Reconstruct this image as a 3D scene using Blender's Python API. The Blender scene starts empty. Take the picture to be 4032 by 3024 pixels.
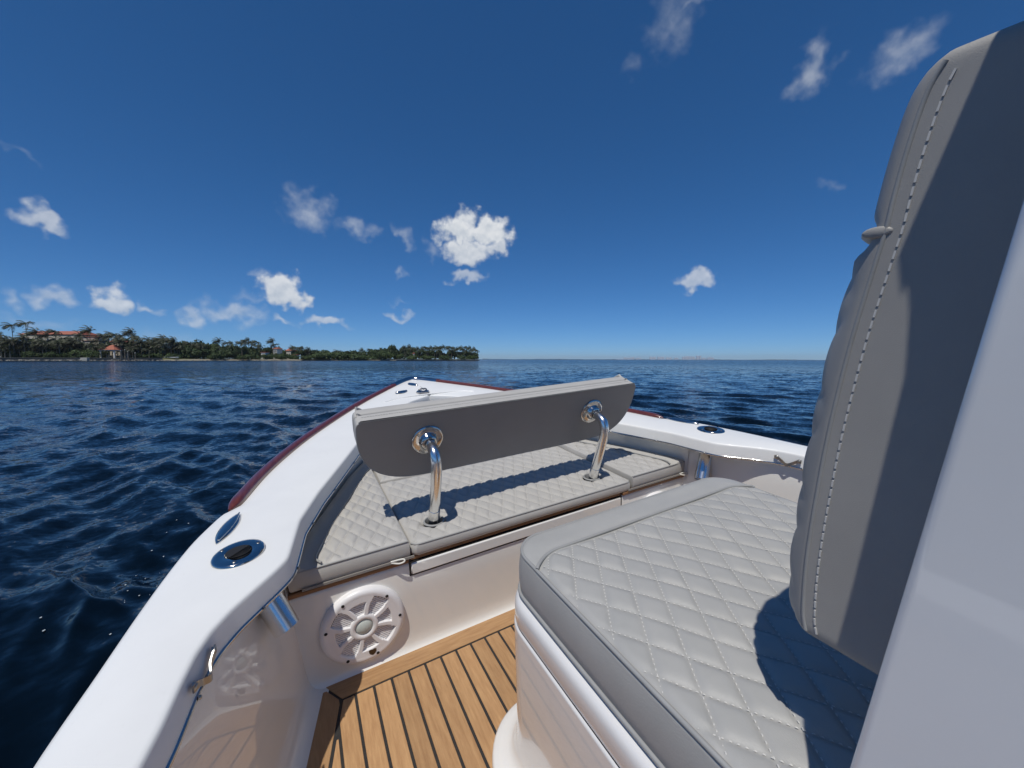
import bpy, math, random
import numpy as np
from mathutils import Matrix, Vector

rng = np.random.default_rng(7)
random.seed(7)
scene = bpy.context.scene
COL = scene.collection

# ------------------------------------------------------------------ camera
# Boat frame: x starboard, y forward, z up, origin at the camera.
# The camera was calibrated from the teak seams (vanishing points) and the horizon.
F, CX, CY = 1560.0, 2016.0, 1512.0
K = 4032 / 2212.0


def ray(x, y):
    return np.array([x - CX, -(y - CY), -F])


fwd = ray(1167, 1267); fwd /= np.linalg.norm(fwd)
stb = ray(5021, 1158); stb -= fwd * stb.dot(fwd); stb /= np.linalg.norm(stb)
M = np.array([stb, fwd, np.cross(stb, fwd)])            # camera -> boat


def hz(x):
    return 1414.4 + 0.0026 * (x - 2016)


wu = np.cross(ray(4032, hz(4032)), ray(0, hz(0))); wu /= np.linalg.norm(wu)
if wu[1] < 0:
    wu = -wu
WU = M @ wu                                             # true vertical, in boat axes
Yw = np.array([0, 1.0, 0]); Yw -= WU * Yw.dot(WU); Yw /= np.linalg.norm(Yw)
Xw = np.cross(Yw, WU)
R = np.array([Xw, Yw, WU])                              # boat -> world
HC = 1.38                                               # eye height over the water
B = Matrix([list(R[0]) + [0], list(R[1]) + [0], list(R[2]) + [HC], [0, 0, 0, 1]])
RC = R @ M                                              # camera -> world

cd = bpy.data.cameras.new('camera')
cam = bpy.data.objects.new('camera', cd); COL.objects.link(cam)
cd.sensor_width = 36.0; cd.lens = 36.0 * F / 4032.0
cd.clip_start = 0.02; cd.clip_end = 60000
cam.matrix_world = Matrix([list(RC[0]) + [0], list(RC[1]) + [0], list(RC[2]) + [HC], [0, 0, 0, 1]])
scene.camera = cam

# ------------------------------------------------------------------ sun, sky, exposure
sun_b = np.array([-0.27, -0.25, 1.0]); sun_b /= np.linalg.norm(sun_b)
S = R @ sun_b
elev = math.asin(S[2]); azim = math.atan2(S[0], S[1])
sd = bpy.data.lights.new('sun', 'SUN'); sd.energy = 3.05; sd.angle = math.radians(0.53); sd.color = (1.0, 0.96, 0.89)
sun = bpy.data.objects.new('sun', sd); COL.objects.link(sun)
sun.rotation_euler = Vector(S).to_track_quat('Z', 'Y').to_euler()
sun.location = (0, 0, 60)

scene.view_settings.view_transform = 'Standard'
scene.view_settings.look = 'None'
scene.view_settings.exposure = 0.15
scene.view_settings.gamma = 1.0
scene.view_settings.use_curve_mapping = False
scene.cycles.use_denoising = True
scene.cycles.max_bounces = 8
scene.cycles.caustics_reflective = False
scene.cycles.caustics_refractive = False
scene.cycles.sample_clamp_indirect = 6.0

world = bpy.data.worlds.new('World'); scene.world = world; world.use_nodes = True
wn, wl = world.node_tree.nodes, world.node_tree.links
for n in list(wn):
    wn.remove(n)


def wnode(t, **kw):
    n = wn.new(t)
    for k, v in kw.items():
        setattr(n, k, v)
    return n


def wmath(op, a, b=None, clamp=False):
    n = wnode('ShaderNodeMath', operation=op, use_clamp=clamp)
    for i, v in enumerate((a, b)):
        if v is None:
            continue
        if isinstance(v, (int, float)):
            n.inputs[i].default_value = v
        else:
            wl.new(v, n.inputs[i])
    return n.outputs[0]


sky = wnode('ShaderNodeTexSky', sky_type='NISHITA', sun_disc=False)
sky.sun_elevation = elev; sky.sun_rotation = azim
sky.altitude = 0.0; sky.air_density = 0.55; sky.dust_density = 0.0; sky.ozone_density = 2.0
gmn = wnode('ShaderNodeGamma'); gmn.inputs[1].default_value = 0.75
wl.new(sky.outputs[0], gmn.inputs[0])
tint = wnode('ShaderNodeMix', data_type='RGBA', blend_type='MULTIPLY'); tint.inputs[0].default_value = 1.0
tint.inputs[7].default_value = (.585, .83, 1.14, 1)
wl.new(gmn.outputs[0], tint.inputs[6])
satn = wnode('ShaderNodeHueSaturation'); satn.inputs['Saturation'].default_value = 1.15; satn.inputs['Value'].default_value = 1.0
wl.new(tint.outputs[2], satn.inputs['Color'])
bg = wnode('ShaderNodeBackground'); bg.inputs[1].default_value = 0.112
wl.new(satn.outputs[0], bg.inputs[0])
# fair-weather cumulus, placed by azimuth and elevation
tc = wnode('ShaderNodeTexCoord')
sep = wnode('ShaderNodeSeparateXYZ'); wl.new(tc.outputs['Generated'], sep.inputs[0])
az = wmath('ARCTAN2', sep.outputs[0], sep.outputs[1]); el = wmath('ARCSINE', sep.outputs[2])
comb = wnode('ShaderNodeCombineXYZ'); wl.new(az, comb.inputs[0]); wl.new(el, comb.inputs[1])


def wnoise(scale, detail, rough, off=None):
    n = wnode('ShaderNodeTexNoise'); n.inputs['Scale'].default_value = scale; n.inputs['Detail'].default_value = detail; n.inputs['Roughness'].default_value = rough
    src = tc.outputs['Generated']
    if off is not None:
        o = wnode('ShaderNodeVectorMath', operation='ADD'); o.inputs[1].default_value = off; wl.new(src, o.inputs[0]); src = o.outputs[0]
    wl.new(src, n.inputs['Vector'])
    return n


def warp(src, n, k):
    s1 = wnode('ShaderNodeVectorMath', operation='SUBTRACT'); s1.inputs[1].default_value = (.5, .5, .5); wl.new(n.outputs['Color'], s1.inputs[0])
    s2 = wnode('ShaderNodeVectorMath', operation='SCALE'); s2.inputs['Scale'].default_value = k; wl.new(s1.outputs[0], s2.inputs[0])
    s3 = wnode('ShaderNodeVectorMath', operation='ADD'); wl.new(src, s3.inputs[0]); wl.new(s2.outputs[0], s3.inputs[1])
    return s3.outputs[0]


wpos = warp(warp(comb.outputs[0], wnoise(24, 2, .5), .075), wnoise(85, 2, .5), .013)
nc = wnoise(46, 4, .5); nc2 = wnoise(46, 4, .5, (S[0] * .006, S[1] * .006, .009))
nmix = wmath('MULTIPLY', wmath('SUBTRACT', nc.outputs[0], 0.5), 0.75)
# x, y (2212-wide photo scale), half width, half height, tilt, opacity, softness
CLOUDS = [
    (85, 480, 78, 27, -8, .62, .9), (45, 330, 60, 14, -40, .16, 1.2), (670, 462, 52, 62, 25, .42, 1.0), (775, 497, 50, 26, 0, .4, 1.0),
    (866, 508, 32, 22, -30, .34, 1.0), (985, 505, 46, 40, 0, .92, .7), (1052, 505, 56, 38, 0, .92, .7), (1015, 545, 66, 34, 0, .85, .8), (1072, 535, 34, 32, 0, .8, .8), (1003, 478, 34, 28, 0, .85, .8), (1010, 598, 46, 22, 0, .55, .9), (868, 585, 18, 18, 0, .3, 1),
    (935, 540, 26, 26, 0, .28, 1.1), (570, 600, 26, 18, 0, .35, 1), (610, 636, 56, 40, 0, .85, .6), (505, 680, 80, 34, 0, .5, .9),
    (420, 686, 44, 24, 0, .5, .9), (610, 692, 36, 14, 0, .5, .9), (700, 692, 46, 19, 0, .6, .8), (752, 706, 18, 12, 0, .3, 1),
    (858, 684, 32, 13, 0, .5, .9), (245, 657, 54, 34, 0, .72, .7), (325, 683, 34, 14, 0, .5, .9), (115, 642, 52, 27, 0, .5, .9),
    (18, 648, 40, 32, 0, .4, 1), (1503, 608, 48, 30, -10, .62, .8), (1450, 60, 55, 105, -40, .26, 1.2), (1365, 140, 22, 50, -25, .14, 1.2),
    (1745, 165, 46, 92, -38, .42, 1.0), (1950, 118, 105, 62, 15, .36, 1.1), (1788, 403, 30, 16, 0, .13, 1), (1490, 10, 60, 26, 20, .22, 1.1),
    (540, 640, 60, 20, 10, .2, 1.2), (870, 648, 30, 10, 0, .15, 1.1), (60, 700, 110, 22, 0, .28, 1.2), (330, 735, 200, 22, 0, .16, 1.4),
    (-260, 560, 120, 50, 10, .6, .8), (2700, 640, 110, 40, 0, .6, .8), (-600, 300, 160, 60, 20, .3, 1.1)]
alpha = None; vert = None
for (px, py, sx, sy, rot, op, soft) in CLOUDS:
    d = RC @ ray(px * K, py * K); d /= np.linalg.norm(d)
    a0, e0 = math.atan2(d[0], d[1]), math.asin(d[2])
    d2 = RC @ ray((px + 10) * K, py * K); d2 /= np.linalg.norm(d2)
    d3 = RC @ ray(px * K, (py - 10) * K); d3 /= np.linalg.norm(d3)
    ka = math.hypot((math.atan2(d2[0], d2[1]) - a0), 0) / 10; ke = abs(math.asin(d3[2]) - e0) / 10
    mp = wnode('ShaderNodeMapping', vector_type='TEXTURE')
    mp.inputs[1].default_value = (a0, e0, 0); mp.inputs[2].default_value = (0, 0, math.radians(rot))
    mp.inputs[3].default_value = (sx * ka * 1.25, sy * ke * 1.25, 1)
    wl.new(wpos, mp.inputs[0])
    sp_ = wnode('ShaderNodeSeparateXYZ'); wl.new(mp.outputs[0], sp_.inputs[0])
    cb = wnode('ShaderNodeCombineXYZ'); wl.new(sp_.outputs[0], cb.inputs[0])
    wl.new(wmath('MAXIMUM', sp_.outputs[1], wmath('MULTIPLY', sp_.outputs[1], -1.45)), cb.inputs[1])
    ln = wnode('ShaderNodeVectorMath', operation='LENGTH'); wl.new(cb.outputs[0], ln.inputs[0])
    v = wmath('ADD', wmath('SUBTRACT', 0.92, ln.outputs['Value']), nmix)
    mr = wnode('ShaderNodeMapRange', interpolation_type='SMOOTHSTEP')
    mr.inputs['From Min'].default_value = 0.0; mr.inputs['From Max'].default_value = (0.7 if op > .5 else 1.0) * soft
    mr.inputs['To Min'].default_value = 0.0; mr.inputs['To Max'].default_value = op
    wl.new(v, mr.inputs['Value'])
    alpha = mr.outputs[0] if alpha is None else wmath('MAXIMUM', alpha, mr.outputs[0])
    vy = wmath('MULTIPLY', mr.outputs[0], sp_.outputs[1])
    vert = vy if vert is None else wmath('ADD', vert, vy)
shade = wmath('ADD', 0.48, wmath('MULTIPLY', wmath('SUBTRACT', nc.outputs[0], nc2.outputs[0]), 0.9))
shade = wmath('ADD', shade, wmath('MULTIPLY', vert, 0.5))
shade = wmath('ADD', shade, wmath('MULTIPLY', alpha, 0.30), clamp=True)
cmix = wnode('ShaderNodeMix', data_type='RGBA')
cmix.inputs[6].default_value = (.36, .45, .56, 1); cmix.inputs[7].default_value = (.88, .9, .92, 1)
wl.new(shade, cmix.inputs[0])
bgc = wnode('ShaderNodeBackground'); bgc.inputs[1].default_value = 0.80
wl.new(cmix.outputs[2], bgc.inputs[0])
up_only = wmath('GREATER_THAN', el, 0.0)
mxs = wnode('ShaderNodeMixShader'); wl.new(wmath('MULTIPLY', alpha, up_only), mxs.inputs[0])
wl.new(bg.outputs[0], mxs.inputs[1]); wl.new(bgc.outputs[0], mxs.inputs[2])
bgs = wnode('ShaderNodeBackground'); bgs.inputs[0].default_value = (.022, .045, .085, 1)      # open sea below the horizon
low = wnode('ShaderNodeMixShader'); wl.new(up_only, low.inputs[0]); wl.new(bgs.outputs[0], low.inputs[1]); wl.new(mxs.outputs[0], low.inputs[2])
wout = wnode('ShaderNodeOutputWorld'); wl.new(low.outputs[0], wout.inputs[0])
world.cycles.sampling_method = 'MANUAL'; world.cycles.sample_map_resolution = 1024


# ------------------------------------------------------------------ materials
def mat(name, col=(.5, .5, .5), rough=.5, metal=0.0, coat=0.0, coat_rough=.03, ior=1.5, spec=.5,
        col2=None, nscale=20, nstretch=(1, 1, 1), ndetail=6, bump=0.0, bscale=200, bstretch=(1, 1, 1), objrand=0.0, bdist=.002,
        ramp=(.3, .7), rough2=None):
    m = bpy.data.materials.new(name); m.use_nodes = True
    nt = m.node_tree; p = nt.nodes['Principled BSDF']
    p.inputs['Base Color'].default_value = (*col, 1); p.inputs['Roughness'].default_value = rough
    p.inputs['Metallic'].default_value = metal; p.inputs['IOR'].default_value = ior
    p.inputs['Coat Weight'].default_value = coat; p.inputs['Coat Roughness'].default_value = coat_rough
    p.inputs['Specular IOR Level'].default_value = spec
    t = nt.nodes.new('ShaderNodeTexCoord')
    if col2 or objrand or rough2:
        mp = nt.nodes.new('ShaderNodeMapping'); mp.inputs[3].default_value = nstretch
        nt.links.new(t.outputs['Object'], mp.inputs[0])
        src = mp.outputs[0]
        if objrand:
            oi = nt.nodes.new('ShaderNodeObjectInfo')
            ad = nt.nodes.new('ShaderNodeVectorMath'); ad.operation = 'ADD'
            sc = nt.nodes.new('ShaderNodeVectorMath'); sc.operation = 'SCALE'; sc.inputs['Scale'].default_value = 37.0
            nt.links.new(oi.outputs['Random'], sc.inputs[0])
            nt.links.new(src, ad.inputs[0]); nt.links.new(sc.outputs[0], ad.inputs[1]); src = ad.outputs[0]
        n = nt.nodes.new('ShaderNodeTexNoise'); n.inputs['Scale'].default_value = nscale; n.inputs['Detail'].default_value = ndetail
        n.inputs['Roughness'].default_value = .6
        nt.links.new(src, n.inputs['Vector'])
        r = nt.nodes.new('ShaderNodeValToRGB')
        r.color_ramp.elements[0].position = ramp[0]; r.color_ramp.elements[1].position = ramp[1]
        c2 = col2 or col
        r.color_ramp.elements[0].color = (*col, 1); r.color_ramp.elements[1].color = (*c2, 1)
        nt.links.new(n.outputs[0], r.inputs[0])
        out = r.outputs[0]
        if objrand:
            hs = nt.nodes.new('ShaderNodeHueSaturation')
            mr = nt.nodes.new('ShaderNodeMapRange'); mr.inputs[3].default_value = 1 - objrand; mr.inputs[4].default_value = 1 + objrand
            nt.links.new(oi.outputs['Random'], mr.inputs[0]); nt.links.new(mr.outputs[0], hs.inputs['Value'])
            nt.links.new(out, hs.inputs['Color']); out = hs.outputs[0]
        nt.links.new(out, p.inputs['Base Color'])
        if rough2 is not None:
            mr = nt.nodes.new('ShaderNodeMapRange'); mr.inputs[3].default_value = rough; mr.inputs[4].default_value = rough2
            nt.links.new(n.outputs[0], mr.inputs[0]); nt.links.new(mr.outputs[0], p.inputs['Roughness'])
    if bump:
        mp = nt.nodes.new('ShaderNodeMapping'); mp.inputs[3].default_value = bstretch
        nt.links.new(t.outputs['Object'], mp.inputs[0])
        n2 = nt.nodes.new('ShaderNodeTexNoise'); n2.inputs['Scale'].default_value = bscale; n2.inputs['Detail'].default_value = 4
        nt.links.new(mp.outputs[0], n2.inputs['Vector'])
        b = nt.nodes.new('ShaderNodeBump'); b.inputs['Strength'].default_value = bump; b.inputs['Distance'].default_value = bdist
        nt.links.new(n2.outputs[0], b.inputs['Height']); nt.links.new(b.outputs[0], p.inputs['Normal'])
    return m


MT = {}
MT['gel'] = mat('white_gelcoat', (.80, .80, .775), .45, coat=.12, coat_rough=.12, col2=(.765, .765, .745), nscale=7, bump=.10, bscale=900, bdist=.0006)
gnt = MT['gel'].node_tree; gp_ = gnt.nodes['Principled BSDF']
gt = gnt.nodes.new('ShaderNodeTexCoord'); gn = gnt.nodes.new('ShaderNodeTexNoise'); gn.inputs['Scale'].default_value = 38; gn.inputs['Detail'].default_value = 8
gn.inputs['Roughness'].default_value = .7; gm = gnt.nodes.new('ShaderNodeMapping'); gm.inputs[3].default_value = (1, .35, 1)
gnt.links.new(gt.outputs['Object'], gm.inputs[0]); gnt.links.new(gm.outputs[0], gn.inputs['Vector'])
gr = gnt.nodes.new('ShaderNodeMapRange'); gr.inputs[1].default_value = .62; gr.inputs[2].default_value = .74; gr.inputs[3].default_value = 0; gr.inputs[4].default_value = .16
gnt.links.new(gn.outputs[0], gr.inputs[0])
gx = gnt.nodes.new('ShaderNodeMix'); gx.data_type = 'RGBA'; gx.inputs[7].default_value = (.55, .53, .48, 1)
src_ = gp_.inputs['Base Color'].links[0].from_socket
gnt.links.new(gr.outputs[0], gx.inputs[0]); gnt.links.new(src_, gx.inputs[6]); gnt.links.new(gx.outputs[2], gp_.inputs['Base Color'])
MT['liner'] = mat('cream_gelcoat', (.79, .78, .74), .35, coat=1.0, coat_rough=.012, col2=(.755, .745, .705), nscale=4)
MT['lounge_gel'] = mat('lounge_gelcoat', (.76, .745, .72), .22, coat=.9, coat_rough=.02, col2=(.72, .71, .69), nscale=4)
MT['console'] = mat('console_gelcoat', (.82, .82, .81), .3, coat=1.0, coat_rough=.04, col2=(.79, .79, .78), nscale=5, bump=.06, bscale=900, bdist=.0006)
MT['vinyl'] = mat('grey_vinyl', (.455, .44, .41), .48, col2=(.415, .40, .375), nscale=14, bump=.28, bscale=420, bdist=.0008, spec=.4)
MT['vinyl_lounge'] = mat('lounge_vinyl', (.395, .388, .368), .48, col2=(.36, .357, .34), nscale=16, bump=.55, bscale=300, bstretch=(6, .7, 1), bdist=.0008, spec=.5)
MT['vinyl_plain'] = mat('plain_grey_vinyl', (.37, .355, .33), .45, col2=(.335, .322, .30), nscale=9, bump=.35, bscale=1000, bdist=.0006, spec=.4)
MT['vinyl_shaded'] = mat('shaded_grey_vinyl_back', (.33, .308, .28), .5, col2=(.30, .282, .257), nscale=6, bump=.12, bscale=600, bdist=.0006, spec=.35)  # darker copy of the grey vinyl, part of the shade is in the colour
MT['stitch'] = mat('stitch_thread', (.58, .57, .54), .6)
MT['piping'] = mat('vinyl_piping', (.33, .33, .32), .4, col2=(.30, .30, .29), nscale=30)
MT['steel'] = mat('polished_steel', (.58, .57, .55), .08, metal=1.0, col2=(.50, .49, .48), nscale=30, rough2=.14)
MT['alu'] = mat('brushed_tube', (.80, .80, .79), .22, metal=1.0, bump=.05, bscale=300, bstretch=(1, 1, .05))
MT['dark'] = mat('dark_void', (.012, .012, .013), .7)
MT['screw'] = mat('screw_steel', (.35, .34, .32), .35, metal=1.0)
MT['caulk'] = mat('black_caulk', (.016, .015, .015), .6, col2=(.028, .026, .024), nscale=60)
MT['teak'] = mat('teak', (.355, .195, .088), .55, col2=(.48, .285, .135), nscale=6, nstretch=(20, 2.2, 20), ndetail=9, bump=.25, bscale=60,
                 bstretch=(9, .6, 9), objrand=.13, bdist=.0015, ramp=(.32, .68))
MT['teak_x'] = mat('teak_cross_grain', (.355, .195, .088), .55, col2=(.48, .285, .135), nscale=6, nstretch=(2.2, 20, 20), ndetail=9, bump=.25, bscale=60,
                   bstretch=(.6, 9, 9), objrand=.13, bdist=.0015, ramp=(.32, .68))
MT['teak_dark'] = mat('brown_edge_board', (.20, .095, .04), .5, col2=(.28, .14, .06), nscale=8, nstretch=(1, 10, 10))
MT['mahogany'] = mat('varnished_mahogany', (.085, .016, .011), .3, coat=1.0, coat_rough=.06, col2=(.15, .034, .020), nscale=9, nstretch=(10, 1.2, 10))
MT['speaker'] = mat('speaker_plastic', (.82, .81, .81), .38, col2=(.78, .77, .77), nscale=20)
MT['speaker_cone'] = mat('speaker_cone_fabric', (.55, .60, .56), .75, bump=.6, bscale=600, bdist=.001)
MT['badge'] = mat('bronze_badge', (.07, .045, .025), .3, metal=.4)
MT['rope'] = mat('white_strap', (.72, .70, .64), .8, bump=.4, bscale=400)
MT['webbing'] = mat('woven_webbing', (.27, .255, .23), .8, bump=.7, bscale=500, bstretch=(2, 1, .2), bdist=.001)
MT['screen'] = mat('smoked_acrylic', (.03, .03, .035), .1)
MT['hull'] = mat('hull_gelcoat', (.78, .79, .80), .25, coat=.6, col2=(.74, .75, .76), nscale=3)

# water
wm = bpy.data.materials.new('sea_water'); wm.use_nodes = True; MT['water'] = wm
nt = wm.node_tree; p = nt.nodes['Principled BSDF']
p.inputs['Base Color'].default_value = (.0012, .0035, .0065, 1); p.inputs['Roughness'].default_value = .05
p.inputs['IOR'].default_value = 1.33; p.inputs['Specular IOR Level'].default_value = .36
t = nt.nodes.new('ShaderNodeTexCoord')
geo = nt.nodes.new('ShaderNodeNewGeometry')
le = nt.nodes.new('ShaderNodeVectorMath'); le.operation = 'LENGTH'; nt.links.new(t.outputs['Object'], le.inputs[0])


def maprange(src, a, b, c, d):
    m = nt.nodes.new('ShaderNodeMapRange'); m.interpolation_type = 'SMOOTHSTEP'
    for i, v in ((1, a), (2, b), (3, c), (4, d)):
        m.inputs[i].default_value = v
    nt.links.new(src, m.inputs[0])
    return m.outputs[0]


acc = geo.outputs['Normal']
# slopes of the ripples the mesh is too coarse for: (scale, amplitude near, amplitude far out, stretch)
for sc, k0, k1, st in ((.16, .0, .30, (1, 1, 1)), (1.1, .06, 1.15, (1, 1.3, 1)), (4.5, .28, 1.15, (1, 1.4, 1)), (15.0, .34, .34, (1, 1.2, 1))):
    mp = nt.nodes.new('ShaderNodeMapping'); mp.inputs[3].default_value = st; mp.inputs[2].default_value = (0, 0, .5 + .25 * sc)
    nt.links.new(t.outputs['Object'], mp.inputs[0])
    n = nt.nodes.new('ShaderNodeTexNoise'); n.inputs['Scale'].default_value = sc; n.inputs['Detail'].default_value = 3
    n.inputs['Distortion'].default_value = .5
    nt.links.new(mp.outputs[0], n.inputs['Vector'])
    sb = nt.nodes.new('ShaderNodeVectorMath'); sb.operation = 'SUBTRACT'; sb.inputs[1].default_value = (.5, .5, .5)
    nt.links.new(n.outputs['Color'], sb.inputs[0])
    ml = nt.nodes.new('ShaderNodeVectorMath'); ml.operation = 'MULTIPLY'; ml.inputs[1].default_value = (1, 1, 0)
    nt.links.new(sb.outputs[0], ml.inputs[0])
    sl = nt.nodes.new('ShaderNodeVectorMath'); sl.operation = 'SCALE'; nt.links.new(ml.outputs[0], sl.inputs[0])
    nt.links.new(maprange(le.outputs['Value'], 6.0, 60.0, k0, k1), sl.inputs['Scale'])
    ad = nt.nodes.new('ShaderNodeVectorMath'); ad.operation = 'ADD'; nt.links.new(acc, ad.inputs[0]); nt.links.new(sl.outputs[0], ad.inputs[1])
    acc = ad.outputs[0]
nm = nt.nodes.new('ShaderNodeVectorMath'); nm.operation = 'NORMALIZE'; nt.links.new(acc, nm.inputs[0])
nt.links.new(nm.outputs[0], p.inputs['Normal'])
nt.links.new(maprange(le.outputs['Value'], 8.0, 200.0, .06, .16), p.inputs['Roughness'])


# ------------------------------------------------------------------ mesh helpers
class MB:
    def __init__(s):
        s.v = []; s.f = []; s.n = 0

    def add(s, verts, faces):
        o = s.n
        verts = np.asarray(verts, float).reshape(-1, 3)
        s.v.append(verts); s.n += len(verts)
        s.f.extend([tuple(int(i) + o for i in f) for f in faces])

    def box(s, c, d, rot=None, bev=0.0):
        c = np.array(c, float); h = np.array(d, float) / 2
        if bev <= 0:
            P = np.array([[x, y, z] for x in (-1, 1) for y in (-1, 1) for z in (-1, 1)], float) * h
            Fc = [(0, 1, 3, 2), (4, 6, 7, 5), (0, 4, 5, 1), (2, 3, 7, 6), (0, 2, 6, 4), (1, 5, 7, 3)]
        else:
            e = h - bev
            P = []
            for sz in (-1, 1):
                for zz, ex in ((h[2] * sz if sz < 0 else e[2], 0 if sz < 0 else bev), (-e[2] if sz < 0 else h[2], bev if sz < 0 else 0)):
                    ax, ay = e[0] + ex, e[1] + ex
                    for (a, b2) in ((-e[0], -ay), (e[0], -ay), (ax, -e[1]), (ax, e[1]), (e[0], ay), (-e[0], ay), (-ax, e[1]), (-ax, -e[1])):
                        P.append((a, b2, zz))
            P = np.array(P)
            Fc = [tuple(range(7, -1, -1)), tuple(range(24, 32))]
            for k in range(3):
                for i in range(8):
                    j = (i + 1) % 8
                    Fc.append((k * 8 + i, k * 8 + j, k * 8 + 8 + j, k * 8 + 8 + i))
        if rot is not None:
            P = P @ np.array(rot).T
        s.add(P + c, Fc)
        return s

    def loft(s, rings, close=True, cap0=False, cap1=False, loop=False):
        rings = [np.asarray(r, float) for r in rings]
        n = len(rings[0]); Fc = []
        m = len(rings)
        for i in range(m if loop else m - 1):
            a, b = i * n, ((i + 1) % m) * n
            for j in range(n if close else n - 1):
                k = (j + 1) % n
                Fc.append((a + j, a + k, b + k, b + j))
        if cap0:
            Fc.append(tuple(range(n - 1, -1, -1)))
        if cap1:
            Fc.append(tuple(range((m - 1) * n, m * n)))
        s.add(np.concatenate(rings), Fc)
        return s

    def tube(s, path, r, n=10, cap=True, loop=False):
        path = np.asarray(path, float)
        m = len(path)
        r = np.broadcast_to(np.asarray(r, float), (m,))
        if loop:
            T = np.roll(path, -1, 0) - np.roll(path, 1, 0)
        else:
            T = np.gradient(path, axis=0)
        T /= np.linalg.norm(T, axis=1)[:, None] + 1e-12
        u = np.cross(T[0], [0, 0, 1.0])
        if np.linalg.norm(u) < 1e-3:
            u = np.cross(T[0], [0, 1.0, 0])
        u /= np.linalg.norm(u)
        rings = []
        a = np.linspace(0, 2 * np.pi, n, endpoint=False)
        for i in range(m):
            u = u - T[i] * u.dot(T[i]); u /= np.linalg.norm(u) + 1e-12
            w = np.cross(T[i], u)
            rings.append(path[i] + r[i] * (np.cos(a)[:, None] * u + np.sin(a)[:, None] * w))
        return s.loft(rings, True, cap and not loop, cap and not loop, loop)

    def lathe(s, prof, c, axis, n=40, ref=None, cap=False):
        axis = np.array(axis, float); axis /= np.linalg.norm(axis)
        u = np.cross(axis, ref if ref is not None else ([0, 0, 1.0] if abs(axis[2]) < .9 else [1.0, 0, 0])); u /= np.linalg.norm(u)
        w = np.cross(axis, u); a = np.linspace(0, 2 * np.pi, n, endpoint=False)
        rings = [np.array(c) + axis * z + rr * (np.cos(a)[:, None] * u + np.sin(a)[:, None] * w) for rr, z in prof]
        return s.loft(rings, True, cap, cap)

    def mesh(s, name, material, smooth=35):
        me = bpy.data.meshes.new(name)
        V = np.concatenate(s.v)
        me.from_pydata(V.tolist(), [], s.f)
        me.update()
        me.materials.append(material)
        if smooth:
            me.polygons.foreach_set('use_smooth', [True] * len(me.polygons))
            me.set_sharp_from_angle(angle=math.radians(smooth))
        return me


def link(name, me, parent=None):
    o = bpy.data.objects.new(name, me); COL.objects.link(o)
    if parent is not None:
        o.parent = parent
    return o


BASE = {}


def tag(o, label, cat, group=None):
    o['label'] = label; o['category'] = cat
    if group:
        o['group'] = group
    return o


def boat_thing(name, label, cat, base, group=None):
    e = link(name, None); e.empty_display_size = .1
    e.matrix_world = B @ Matrix.Translation(Vector(base))
    tag(e, label, cat, group); BASE[e.name] = np.array(base, float)
    return e


def part(name, mb, material, parent, smooth=35, kind=None, label=None):
    b = BASE[parent.name]
    mb.v = [v - b for v in mb.v]
    o = link(name, mb.mesh(name, MT[material] if isinstance(material, str) else material, smooth), parent)
    BASE[o.name] = b
    if kind:
        o['kind'] = kind
    if label:
        o['label'] = label
    return o


def hermite(tab):
    X = np.array([a for a, b in tab], float); Y = np.array([b for a, b in tab], float)
    h = np.diff(X); d = np.diff(Y) / h; m = np.zeros_like(Y)
    m[0], m[-1] = d[0], d[-1]
    for i in range(1, len(X) - 1):
        m[i] = 0 if d[i - 1] * d[i] <= 0 else (h[i - 1] + h[i]) * 3 / ((2 * h[i] + h[i - 1]) / d[i - 1] + (h[i] + 2 * h[i - 1]) / d[i])

    def fn(x):
        x = np.clip(np.asarray(x, float), X[0], X[-1]); i = np.clip(np.searchsorted(X, x) - 1, 0, len(h) - 1)
        t = (x - X[i]) / h[i]
        return ((2 * t**3 - 3 * t**2 + 1) * Y[i] + (t**3 - 2 * t**2 + t) * h[i] * m[i] + (-2 * t**3 + 3 * t**2) * Y[i + 1] + (t**3 - t**2) * h[i] * m[i + 1])
    return fn


def sstep(a, b, x):
    t = np.clip((np.asarray(x, float) - a) / (b - a), 0, 1)
    return t * t * (3 - 2 * t)


def spline(pts, n=60):
    P = np.array(pts, float); m = len(P)
    Q = np.vstack([2 * P[0] - P[1], P, 2 * P[-1] - P[-2]])
    out = []
    for i in range(m - 1):
        k = max(2, n // (m - 1))
        for t in np.linspace(0, 1, k, endpoint=False):
            a, b, c, d = Q[i], Q[i + 1], Q[i + 2], Q[i + 3]
            out.append(.5 * ((2 * b) + (-a + c) * t + (2 * a - 5 * b + 4 * c - d) * t**2 + (-a + 3 * b - 3 * c + d) * t**3))
    out.append(P[-1])
    return np.array(out)


def boat_to_world(P):
    P = np.asarray(P, float)
    return P @ R.T + np.array([0, 0, HC])


# ------------------------------------------------------------------ boat shape functions
XC = 0.76
HB = hermite([(-3.2, 1.12), (-1.2, 1.17), (0, 1.165), (.71, 1.148), (.87, 1.134), (1.05, 1.118), (1.29, 1.085), (1.49, 1.03), (1.75, .965), (2.06, .845),
              (2.41, .65), (2.7, .448), (2.88, .295), (3.02, .165), (3.10, .075), (3.13, 0.0)])
HI_T = np.array([(-3.2, 1.0), (-1.2, 1.03), (.4, 1.028), (.636, 1.011), (.70, 1.0), (.78, .992), (.84, .983), (.89, .968), (.94, .942), (1.04, .869), (1.082, .843), (1.10, .838), (1.297, .811), (1.488, .751),
                 (1.741, .651), (1.938, .572), (2.2, .44), (2.42, .29), (2.58, .14), (2.66, 0)])
HI_Y = np.linspace(-3.2, 2.66, 2400); HI_W = np.interp(HI_Y, HI_T[:, 0], HI_T[:, 1])
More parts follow.
